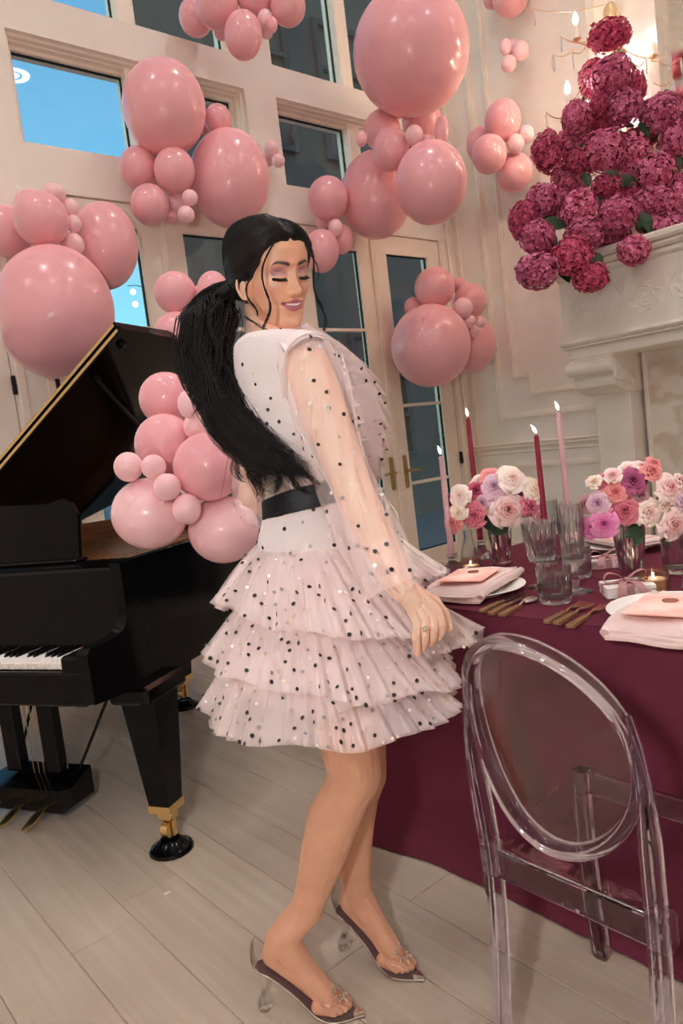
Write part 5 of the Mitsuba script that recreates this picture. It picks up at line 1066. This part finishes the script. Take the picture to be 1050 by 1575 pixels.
armR = [jt(474, 570, 1.475, .049), jt(490, 610, 1.462, .0475), jt(516, 680, 1.45, .0435), jt(541, 748, 1.43, .039), jt(572, 815, 1.40, .0375), jt(602, 872, 1.372, .029), jt(617, 902, 1.361, .0245), jt(633, 925, 1.358, .020)]
armL = [jt(420, 560, 1.72, .048), jt(402, 660, 1.73, .042), jt(392, 757, 1.66, .037), jt(430, 790, 1.70, .033), jt(500, 800, 1.76, .024)]
chains = [[(neck0, .045), (hp([0, -.055, -.105]), .046), (NB, .052)], [(NB, .050), jt(474, 568, 1.475, .047)], [(NB, .050), jt(420, 566, 1.72, .046)], armR, armL,
          [(NB, .05), jt(448, 590, 1.585, .098)], [jt(448, 590, 1.585, .098), jt(462, 640, 1.585, .105), jt(478, 740, 1.59, .092), jt(490, 830, 1.60, .115), jt(498, 900, 1.61, .125)]]
def shoe_frame(heel, toe):
    h, t = np.array([*heel, 0.0]), np.array([*toe, 0.0]); X = t - h; L = np.linalg.norm(X); X /= L; Z = np.array([0, 0, 1.0]); return h, X, np.cross(Z, X), Z, L
def on_floor(x, y): return on_z(x, y, 0)[:2]
SHOES = [shoe_frame(on_floor(406, 1550), on_floor(551, 1564)), shoe_frame(on_floor(529, 1457), on_floor(634, 1503))]
def sp(sf, x, y, z): h, X, Y, Z, L = sf; return h + X * x + Y * y + Z * z
feet = []
for sf, (kn, kd), calf, lat in ((SHOES[0], ((546, 1192), 1.585), [(533, 1218, 1.59, .054), (512, 1262, 1.605, .0575), (500, 1305, 1.62, .053), (486, 1352, 1.635, .0425), (472, 1398, 1.65, .036)], 1), (SHOES[1], ((556, 1190), 1.69), [(548, 1222, 1.70, .052), (541, 1262, 1.725, .054), (541, 1305, 1.745, .048), (546, 1350, 1.765, .038), (551, 1385, 1.775, .0345)], 1)):
    ank = sp(sf, .066, 0, .176); chains.append([jt(500 if sf is SHOES[0] else 520, 920, 1.60 if sf is SHOES[0] else 1.66, .095), jt(*kn, kd, .058)] + [jt(*c) for c in calf] + [(ank, .0335)])
    chains.append([(ank, .0335), (sp(sf, .042, 0, .136), .0265)]); chains.append([(ank, .033), (sp(sf, .105, .0, .110), .029), (sp(sf, .140, .0, .062), .0275), (sp(sf, .158, .0, .040), .0225)])
    chains.append([(sp(sf, .042, 0, .134), .0265), (sp(sf, .088, .006, .086), .021), (sp(sf, .140, .010, .036), .020)])
    for i, (y, x1, r) in enumerate(((.021, .196, .0118), (.008, .200, .0092), (-.004, .195, .0088), (-.015, .187, .0084), (-.024, .176, .0078))):
        feet.append([(sp(sf, .140, y * .9, .034), .0155), (sp(sf, x1 - .016, y * .92, .0235), r), (sp(sf, x1, y * .82, .0195), r * .9)])
body_m = m3.Manifold.batch_boolean([man(hand, .0032), man(feet, .0045), man(chains, .008)], m3.OpType.Add); g = body_m.to_mesh()
bm_ = trimesh.Trimesh(np.asarray(g.vert_properties)[:, :3].astype(float), np.asarray(g.tri_verts), process=True)
bm_ = trimesh.smoothing.filter_taubin(bm_, iterations=14)
body = put('body', bm_, 'm_skin', woman, True)
# ring on the ring finger
rp0, rp1 = at(653, 966, 1.347), at(653, 976, 1.345); RR = frame(rp1 - rp0); a = np.linspace(0, 2 * math.pi, 25)
ringm = [tube((np.stack([.0092 * np.cos(a), .0092 * np.sin(a), 0 * a], 1) @ RR.T) + rp0, .0011, 6, False)] + [ellipsoid(rp0 - FWD * .0098 + o[0] * RIGHT + o[1] * UP, [r] * 3, None, 1) for o, r in (((0, 0), .0034), ((.0045, 0), .002), ((-.0045, 0), .002), ((.002, .004), .002), ((-.002, -.004), .002), ((.002, -.004), .002), ((-.002, .004), .002))]
put('ring', join(ringm), 'm_silver', woman, False, label='silver ring set with stones')
# ------------------------------------------------------------------ her dress
matte('m_dress', srgb(226, 215, 216), 0.7, 0.15, sheen=0.3)
matte('m_satin', [0.004, 0.004, 0.005], 0.5, 0.15)
def net(name, c, op, tr=0.35): mat(name, {'type': 'mask', 'opacity': {'type': 'rgb', 'value': op}, 'bsdf': two({'type': 'diffuse', 'reflectance': rgb(*c)})})
net('m_tulle', srgb(230, 214, 211), 0.36); net('m_tulle_sheer', srgb(238, 220, 216), 0.16); net('m_tulle_dense', srgb(226, 208, 206), 0.72)
matte('m_seq_black', [0.008, 0.008, 0.009], 0.25, 0.5)
mat('m_seq_silver', two({'type': 'principled', 'base_color': rgb(0.88, 0.86, 0.86), 'metallic': 0.6, 'roughness': 0.25}))
mat('m_seq_gold', two({'type': 'principled', 'base_color': rgb(0.66, 0.56, 0.40), 'metallic': 0.6, 'roughness': 0.3}))
mat('m_seq_grey', two({'type': 'principled', 'base_color': rgb(0.28, 0.28, 0.29), 'metallic': 0.3, 'roughness': 0.35}))
FH = np.array([math.sin(YAW), math.cos(YAW), 0]); RH = np.array([math.cos(YAW), -math.sin(YAW), 0])
dress = 'dress'
sq = np.random.default_rng(12); SEQ = {'m_seq_black': [], 'm_seq_silver': [], 'm_seq_gold': [], 'm_seq_grey': []}
disc = np.array([[0, 0, 0]] + [[math.cos(a), math.sin(a), 0] for a in np.arange(10) * math.pi / 5]); discf = np.array([[0, i + 1, (i + 1) % 10 + 1] for i in range(10)])
def sequins(mesh, n, centre, r=.0036, lift=.0022, shares=(.42, .34, .13, .11), min_d=.018, seen_only=True):
    P, fi = trimesh.sample.sample_surface(mesh, n * 6, seed=int(sq.integers(1 << 30))); N = mesh.face_normals[fi]; kept = []
    for p, q in zip(P, N):
        if q @ (p - centre(p)) < 0: q = -q
        if len(kept) >= n: break
        if kept and np.min(np.linalg.norm(np.array(kept) - p, axis=1)) < min_d: continue
        kept.append(p); k = sq.choice(list(SEQ), p=shares); R = frame(q + sq.normal(0, .12, 3)); rr = r * sq.uniform(.85, 1.2) * (1.1 if k == 'm_seq_black' else .95)
        SEQ[k].append(trimesh.Trimesh((disc * [rr, rr, 0]) @ R.T + p + q * lift, discf, process=False))
# bodice: rings of the torso in the plane (lens right, lens forward)
rows = [(514, 428, 452, 1.575, .030), (519, 392, 488, 1.575, .075), (526, 372, 500, 1.58, .105), (540, 362, 514, 1.58, .122), (565, 361, 526, 1.582, .124), (595, 364, 542, 1.582, .122), (625, 370, 553, 1.582, .122), (655, 378, 557, 1.585, .122), (685, 388, 550, 1.585, .116), (715, 397, 540, 1.585, .110), (745, 404, 536, 1.588, .106), (770, 408, 540, 1.59, .106), (795, 405, 550, 1.59, .112), (820, 400, 562, 1.59, .120), (850, 394, 574, 1.595, .128)]
rr0 = _Pc([r[0] for r in rows], np.array([r[1:] for r in rows])); yy = np.linspace(514, 850, 60); ga = np.arange(72) * 2 * math.pi / 72
def torso_ring(y, grow=0.0, rim=None):
    l, r, d, b = rr0(y); a = (r - l) / 2 * d / FOC + grow; b = b + grow; c = at((l + r) / 2 - (y - 680) * 0.0, y, d)
    ca, sa = np.cos(ga), np.sin(ga); e = .86
    return c + (a * np.sign(ca) * np.abs(ca) ** e)[:, None] * RIGHT + (b * np.sign(sa) * np.abs(sa) ** e)[:, None] * FWD
R_ = np.array([torso_ring(y) for y in yy])
wr = meshkit.fbm(R_.reshape(-1, 3) * np.array([9, 9, 30.0]), 3, 2).reshape(R_.shape[:2]) - .5
cenr = R_.mean(1, keepdims=True); R_ = R_ + (R_ - cenr) / np.linalg.norm(R_ - cenr, axis=2, keepdims=True) * (wr * .006)[..., None]
bod = loft(R_, True); bod.fix_normals()
DR = woman + '__dress'
put('dress', bod, 'm_dress', woman, True, label='white dress with sheer sleeves, ruffles and three tulle tiers')
sequins(trimesh.Trimesh(bod.vertices, bod.faces[(bod.triangles_center - CAM) @ FWD < 1.56], process=False), 120, lambda p: at(465, 680, 1.59), .0034, .0015, (.5, .3, .14, .06), .022)
bl = np.array([torso_ring(y, .0045) for y in (751, 756, 779, 784)]); bl[0] = torso_ring(751, .002); bl[3] = torso_ring(784, .002)
# the belt rises a little towards her front
sl = (ga * 0 + 1)[:, None]; bl = bl + (np.cos(ga) * .030)[None, :, None] * UP
put('belt', loft(bl, False), 'm_satin', DR, 40, label='black satin belt')
# shoulder yoke: the piece of dress over the near shoulder that the armhole is cut into
yk = [[at(x, y, d) for x, y, d in row] for row in ([(425, 526, 1.476), (430, 516, 1.49), (452, 508, 1.52), (476, 510, 1.55)], [(436, 537, 1.432), (450, 519, 1.452), (468, 510, 1.472), (490, 514, 1.50)], [(439, 548, 1.424), (457, 527, 1.428), (480, 518, 1.438), (505, 526, 1.46)])]
yk = np.array([[resample(np.array(r), 12)] for r in yk]).reshape(3, 12, 3); yk = np.stack([resample(yk[:, i], 8) for i in range(12)], 1)
put('shoulder_yoke', loft(yk, False, False), 'm_dress', DR, True)
# armhole seam
put('seam', tube(resample([at(*p) for p in ((505, 522, 1.452), (480, 513, 1.432), (458, 519, 1.423), (443, 535, 1.418), (436, 560, 1.416), (433, 590, 1.418), (436, 612, 1.425))], 30), .0022, 6), 'm_dress', DR, True)
# ---- sheer sleeve over the near arm, with small creases
ax = resample([[*at(462, 522, 1.49), .030], [*at(467, 540, 1.48), .044]] + [[*p, r] for p, r in armR[:7]], 44); axc = ax[:, :3]; tg = np.gradient(axc, axis=0); tg /= np.linalg.norm(tg, axis=1, keepdims=True)
u0 = np.cross(tg, FWD); u0 /= np.linalg.norm(u0, axis=1, keepdims=True); v0 = np.cross(tg, u0); th = np.arange(56) * 2 * math.pi / 56
t44 = np.linspace(0, 1, 44); bell = .010 + .006 * np.sin(np.pi * t44) + .022 * np.clip((t44 - .55) / .45, 0, 1) ** 1.5
side = np.cos(th)[None]                       # +: towards the back of her arm or its front
creases = .0035 * np.sin(th[None] * 5 + 9 * t44[:, None]) + .003 * np.sin(th[None] * 11 - 22 * t44[:, None])
rad = ax[:, 3][:, None] + bell[:, None] * (1 + .55 * -side * (t44[:, None] > .3)) + creases * (.3 + t44[:, None])
SL = axc[:, None] + rad[..., None] * (np.cos(th)[None, :, None] * u0[:, None] + np.sin(th)[None, :, None] * v0[:, None])
slm = loft(SL[1:], False); put('sleeve', slm, 'm_tulle_sheer', DR, True, label='sheer blush tulle sleeve with sequins')
sequins(trimesh.Trimesh(slm.vertices, slm.faces[(slm.triangles_center - CAM) @ FWD < 1.475], process=False), 105, lambda p: axc[np.argmin(np.linalg.norm(axc - p, axis=1))], .0035, .0015, (.40, .40, .15, .05), .019)
for P in ([(527, 552, 1.455), (541, 610, 1.44), (551, 670, 1.43), (560, 700, 1.425)], [(443, 628, 1.415), (470, 680, 1.40), (500, 735, 1.39), (523, 783, 1.385)], [(560, 700, 1.42), (552, 722, 1.415), (585, 762, 1.40), (612, 800, 1.38)], [(523, 783, 1.382), (548, 830, 1.365), (585, 885, 1.345)]):
    put('seam', tube(resample([at(*p) for p in P], 20), .0011, 5), 'm_dress', DR, True)
# bell cuff: a ruffle around the wrist, wider towards the front
n = 160; a = np.linspace(0, 2 * math.pi, n, endpoint=False); zig = np.sin(a * 17) + .4 * np.sin(a * 29 + 1)
W0, W1 = at(585, 838, 1.39), at(646, 945, 1.35); d_ = (W1 - W0) / np.linalg.norm(W1 - W0); cu_ = np.cross(d_, FWD); cu_ /= np.linalg.norm(cu_); cv_ = np.cross(d_, cu_)
sgn = -1 if cu_ @ RIGHT > 0 else 1
def cuff(t, r, amp, shift): c = W0 + (W1 - W0) * t + shift * .5 * RIGHT; return c + ((r + amp * zig)[:, None]) * (np.cos(a)[:, None] * cu_ + np.sin(a)[:, None] * cv_) + (.02 * amp / .006 * np.abs(np.sin(a * 8.5)))[:, None] * d_ * t
cf = loft([cuff(t, .040 + .030 * t ** 1.3, .0015 + .006 * t, .16 * t ** 1.4) for t in np.linspace(0, .56, 12)], False)
put('cuff', cf, 'm_tulle_sheer', DR, True); sequins(cf, 26, lambda p: (W0 + W1) / 2, .0033)
# far sleeve, peeping out behind her back
fs = tube(resample([[*at(x, y, d)] for x, y, d in ((408, 640, 1.73), (394, 700, 1.71), (387, 752, 1.67), (392, 782, 1.66), (410, 796, 1.68))], 24), np.r_[np.full(16, .046), np.linspace(.046, .03, 8)], 20)
put('far_sleeve', fs, 'm_tulle_sheer', DR, True); sequins(fs, 26, lambda p: at(410, 740, 1.75), .0033)
# ---- pleated chest ruffle along the front of the armhole
def pleats(inner, outer, n, amp, fine=6, droop=0.0):
    I, O = resample(np.array([at(*p) for p in inner]), n * fine), resample(np.array([at(*p) for p in outer]), n * fine); s = np.arange(n * fine) / fine
    saw = np.abs((s % 1) * 2 - 1) * 2 - 1; rows_ = []
    for k, t in enumerate(np.linspace(0, 1, 7)):
        tang = np.gradient(O, axis=0); tang /= np.linalg.norm(tang, axis=1, keepdims=True); outw = O - I; outw /= np.linalg.norm(outw, axis=1, keepdims=True)
        rows_.append(I + (O - I) * t + (amp * t ** .7 * saw)[:, None] * FWD + (amp * .75 * t * saw)[:, None] * tang + (amp * .62 * t * saw)[:, None] * outw - droop * t * t * UP)
    return loft(np.array(rows_), False, False)
rf = pleats([(452, 503, 1.50), (492, 517, 1.478), (518, 552, 1.472), (534, 600, 1.465), (546, 650, 1.46), (556, 700, 1.46), (566, 742, 1.465)], [(482, 505, 1.535), (545, 545, 1.52), (580, 590, 1.51), (592, 640, 1.505), (592, 680, 1.505), (584, 715, 1.51), (572, 752, 1.51)], 11, .027)
put('chest_ruffle', rf, 'm_tulle_dense', DR, False, label='pleated tulle ruffle along the front of the armhole'); sequins(rf, 46, lambda p: p + FWD, .0032, .002, (.5, .3, .12, .08), .014)
rf2 = pleats([(560, 690, 1.52), (560, 715, 1.52), (556, 745, 1.53), (550, 765, 1.53)], [(592, 668, 1.55), (590, 700, 1.55), (584, 735, 1.55), (566, 762, 1.55)], 5, .016)
put('chest_ruffle', rf2, 'm_tulle_dense', DR, False)
# ---- three flounces of gathered tulle
def hoop(l, r, d, b, lift=0.0, n=540):
    L, R = at(l[0], l[1], d), at(r[0], r[1], d + (r[2] if len(r) > 2 else 0)); c, A = (L + R) / 2, (R - L) / 2; g = np.arange(n) * 2 * math.pi / n
    B = b * FH + np.array([0, 0, -lift]); return c, A, B, g
def flounce(top, bot, npl, amp, seed, steps=18, bulge=.12, hang=.0):
    ct, At, Bt, g = hoop(*top); cb, Ab, Bb, _ = hoop(*bot); r = np.random.default_rng(seed); ph = r.uniform(0, 6.28, 4); n = len(g)
    gw = g + .05 * np.sin(3 * g + ph[0]) + .03 * np.sin(7 * g + ph[1])
    fold = np.sin(npl * gw + ph[2]) + .45 * np.sin(npl * 1.73 * gw + ph[3]); fold = np.sign(fold) * np.abs(fold) ** .7; big = np.sin(5 * g + ph[1]) * .6 + np.sin(9 * g + ph[0]) * .5; rings = []
    for t in np.linspace(0, 1, steps):
        e = t + bulge * math.sin(math.pi * t); c, A, B = ct + (cb - ct) * t, At + (Ab - At) * e, Bt + (Bb - Bt) * e
        u, v = np.cos(g), np.sin(g); P = c + u[:, None] * A + v[:, None] * B; o = (P - c); o /= np.linalg.norm(o, axis=1, keepdims=True)
        P = P + o * (amp * (.18 + .82 * t ** .8) * fold + .016 * t * big)[:, None]; P[:, 2] += (.003 * fold + .016 * big) * t ** 3 - hang * t
        rings.append(P)
    m = loft(np.array(rings), False); return m, (ct + cb) / 2
T3 = flounce(((366, 985), (618, 1000), 1.60, .165), ((322, 1096), (706, 1072), 1.60, .285, .022), 40, .0095, 5, bulge=.03)
T2 = flounce(((378, 915), (600, 925), 1.60, .155), ((324, 1014), (708, 1040), 1.60, .278, .030), 40, .0095, 7, bulge=.03)
T1 = flounce(((396, 836), (572, 830), 1.595, .130), ((332, 926), (722, 985), 1.60, .265, .036), 38, .009, 9, bulge=.04)
LIN = flounce(((394, 842), (574, 836), 1.595, .126), ((366, 1040), (640, 1040), 1.60, .225, .0), 18, .004, 3)
put('lining', LIN[0], 'm_tulle_dense', DR, True, label='opaque blush underskirt')
for nm, (m, c) in (('flounce', T1), ('flounce', T2), ('flounce', T3)):
    put(nm, m, 'm_tulle', DR, True); 
    m2 = m.copy(); inner = moved(m, T4(np.eye(3) * .972, c * .028)); put('underlayer', inner, 'm_tulle', DR, True)
    front_ = m.faces[((m.triangles_center - CAM) @ FWD < 1.66)]; sequins(trimesh.Trimesh(m.vertices, front_, process=False), 215, lambda p, c=c: np.array([c[0], c[1], p[2]]), .0036, .0022, (.36, .32, .14, .18), .017)
T2b = flounce(((560, 900), (640, 905), 1.545, .07), ((600, 985), (737, 985), 1.53, .10, .05), 16, .010, 21)
put('flounce', T2b[0], 'm_tulle', DR, True); sequins(T2b[0], 30, lambda p: T2b[1], .0036)
for k_, nm in (('m_seq_black', 'black'), ('m_seq_silver', 'silver'), ('m_seq_gold', 'gold'), ('m_seq_grey', 'grey')):
    put(nm + '_sequins', join(SEQ[k_]), k_, DR, False, kind='stuff', label=nm + ' round sequins scattered over the tulle')

# ------------------------------------------------------------------ her shoes
matte('m_insole', srgb(84, 62, 62), 0.5, 0.3)
mat('m_pvc', {'type': 'thindielectric', 'int_ior': 1.5, 'specular_transmittance': rgb(0.95, 0.93, 0.91)})
bed = _Pc([-.004, .02, .045, .075, .11, .145, .165, .20, .236], [.106, .103, .092, .068, .038, .014, .009, .008, .008])
wid = _Pc([-.004, .015, .045, .09, .14, .165, .20, .222, .236], [.010, .024, .026, .024, .034, .0345, .022, .009, .002])
for sf, which in zip(SHOES, ('near', 'far')):
    S = woman + '__' + 'shoe' if which == 'near' else woman + '__' + 'shoe_001'
    M = lambda P: sf[0] + np.asarray(P)[..., :1] * sf[1] + np.asarray(P)[..., 1:2] * sf[2] + np.asarray(P)[..., 2:] * sf[3]
    X = np.linspace(-.004, .236, 40); off = .028; X = X  # foot-bed shifted below
    def ringat(x, dz, w, h): z = float(bed(x)) + dz; ww = float(wid(x)) * w; return [[x, -ww, z], [x, -ww * .8, z + h], [x, ww * .8, z + h], [x, ww, z], [x, ww * .8, z - h], [x, -ww * .8, z - h]]
    sl_ = loft(M(np.array([ringat(x, -.004, 1.0, .0028) for x in X]))); sl_.fix_normals()
    put('sole', sl_, 'm_silver', None, False, to_world=tw(np.eye(4))) if False else put('shoe' if which == 'near' else 'shoe', sl_, 'm_silver', woman, 40, label='silver pointed sole of a clear high-heeled shoe')
    ins = loft(M(np.array([ringat(x, .0012, .93, .0012) for x in X[:-3]]))); ins.fix_normals(); put('insole', ins, 'm_insole', S, 40)
    # clear vamp from the ball to the tip
    vp = []
    for x in np.linspace(.150, .234, 16):
        hgt = np.interp(x, [.150, .175, .205, .234], [.046, .040, .027, .006]); w = float(wid(x)) * 1.04; g = np.linspace(0, math.pi, 17); vp.append(np.stack([np.full(17, x), w * np.cos(g), float(bed(x)) + hgt * np.sin(g) ** .8], 1))
    put('clear_upper', loft(M(np.array(vp)), False, False), 'm_pvc', S, True, label='clear plastic upper')
    g = np.linspace(-1.25, 1.25, 17); ct = []
    for z, k in ((.108, 1.0), (.125, 1.04), (.145, 1.0), (.162, .86)): ct.append(np.stack([.030 - .038 * k * np.cos(g), .031 * k * np.sin(g), np.full(17, z) - .012 * np.abs(np.sin(g))], 1))
    put('clear_upper', loft(M(np.array(ct)), False, False), 'm_pvc', S, True)
    put('heel_strip', loft(M(np.array([[[.030 - .0395 * k, y, z] for y in (-.010, -.004, .004, .010)] for z, k in ((.100, .98), (.108, 1.0), (.125, 1.05), (.145, 1.02), (.166, .88))])), False, False), 'm_silver', S, True, label='silver strip up the back of the heel')
    hp_ = [(0, .0), (.015, .0), (.020, .013), (.014, .024), (.0055, .036), (.0042, .047), (.0048, .065), (.0075, .085), (.013, .098), (0, .100)]
    put('heel', place(lathe([(r, z) for r, z in hp_], 6), sf[0] + sf[1] * .004, sf[1], sf[2], sf[3]), 'm_glass', S, False, label='clear spool-shaped heel')
    tipm = loft(M(np.array([ringat(x, .004, .96, .0052 * np.interp(x, [.215, .236], [1, .7])) for x in np.linspace(.216, .237, 6)]))); tipm.fix_normals(); put('toe_cap', tipm, 'm_silver', S, 40)
    bo = np.array([.182, .0, float(bed(.182)) + .046]); nrm = np.array([.55, 0, .83]); Rb = frame(nrm, [0, 1, 0]); cr = []
    for i in range(14):
        a_ = i * 2 * math.pi / 14; rad_ = .0125; c_ = bo + Rb @ np.array([rad_ * math.cos(a_), rad_ * 1.25 * math.sin(a_), 0]); cr.append(moved(trimesh.creation.icosphere(subdivisions=1), T4(Rb @ rz(a_) @ np.diag([.0036, .0026, .0028]), c_)))
        if i % 2 == 0:
            c2 = bo + Rb @ np.array([.0185 * math.cos(a_), .0225 * math.sin(a_), 0]); cr.append(moved(hull([[-.006, 0, 0], [0, -.0032, 0], [0, .0032, 0], [.0075, 0, 0], [0, 0, .003], [0, 0, -.002]]), T4(Rb @ rz(a_), c2)))
    bm2 = join(cr); bm2.vertices = M(np.array(bm2.vertices)); 
    if np.linalg.det(np.stack(sf[1:4], 1)) < 0: bm2.invert()
    put('brooch', bm2, 'm_silver', S, False, label='sunburst brooch of crystals')
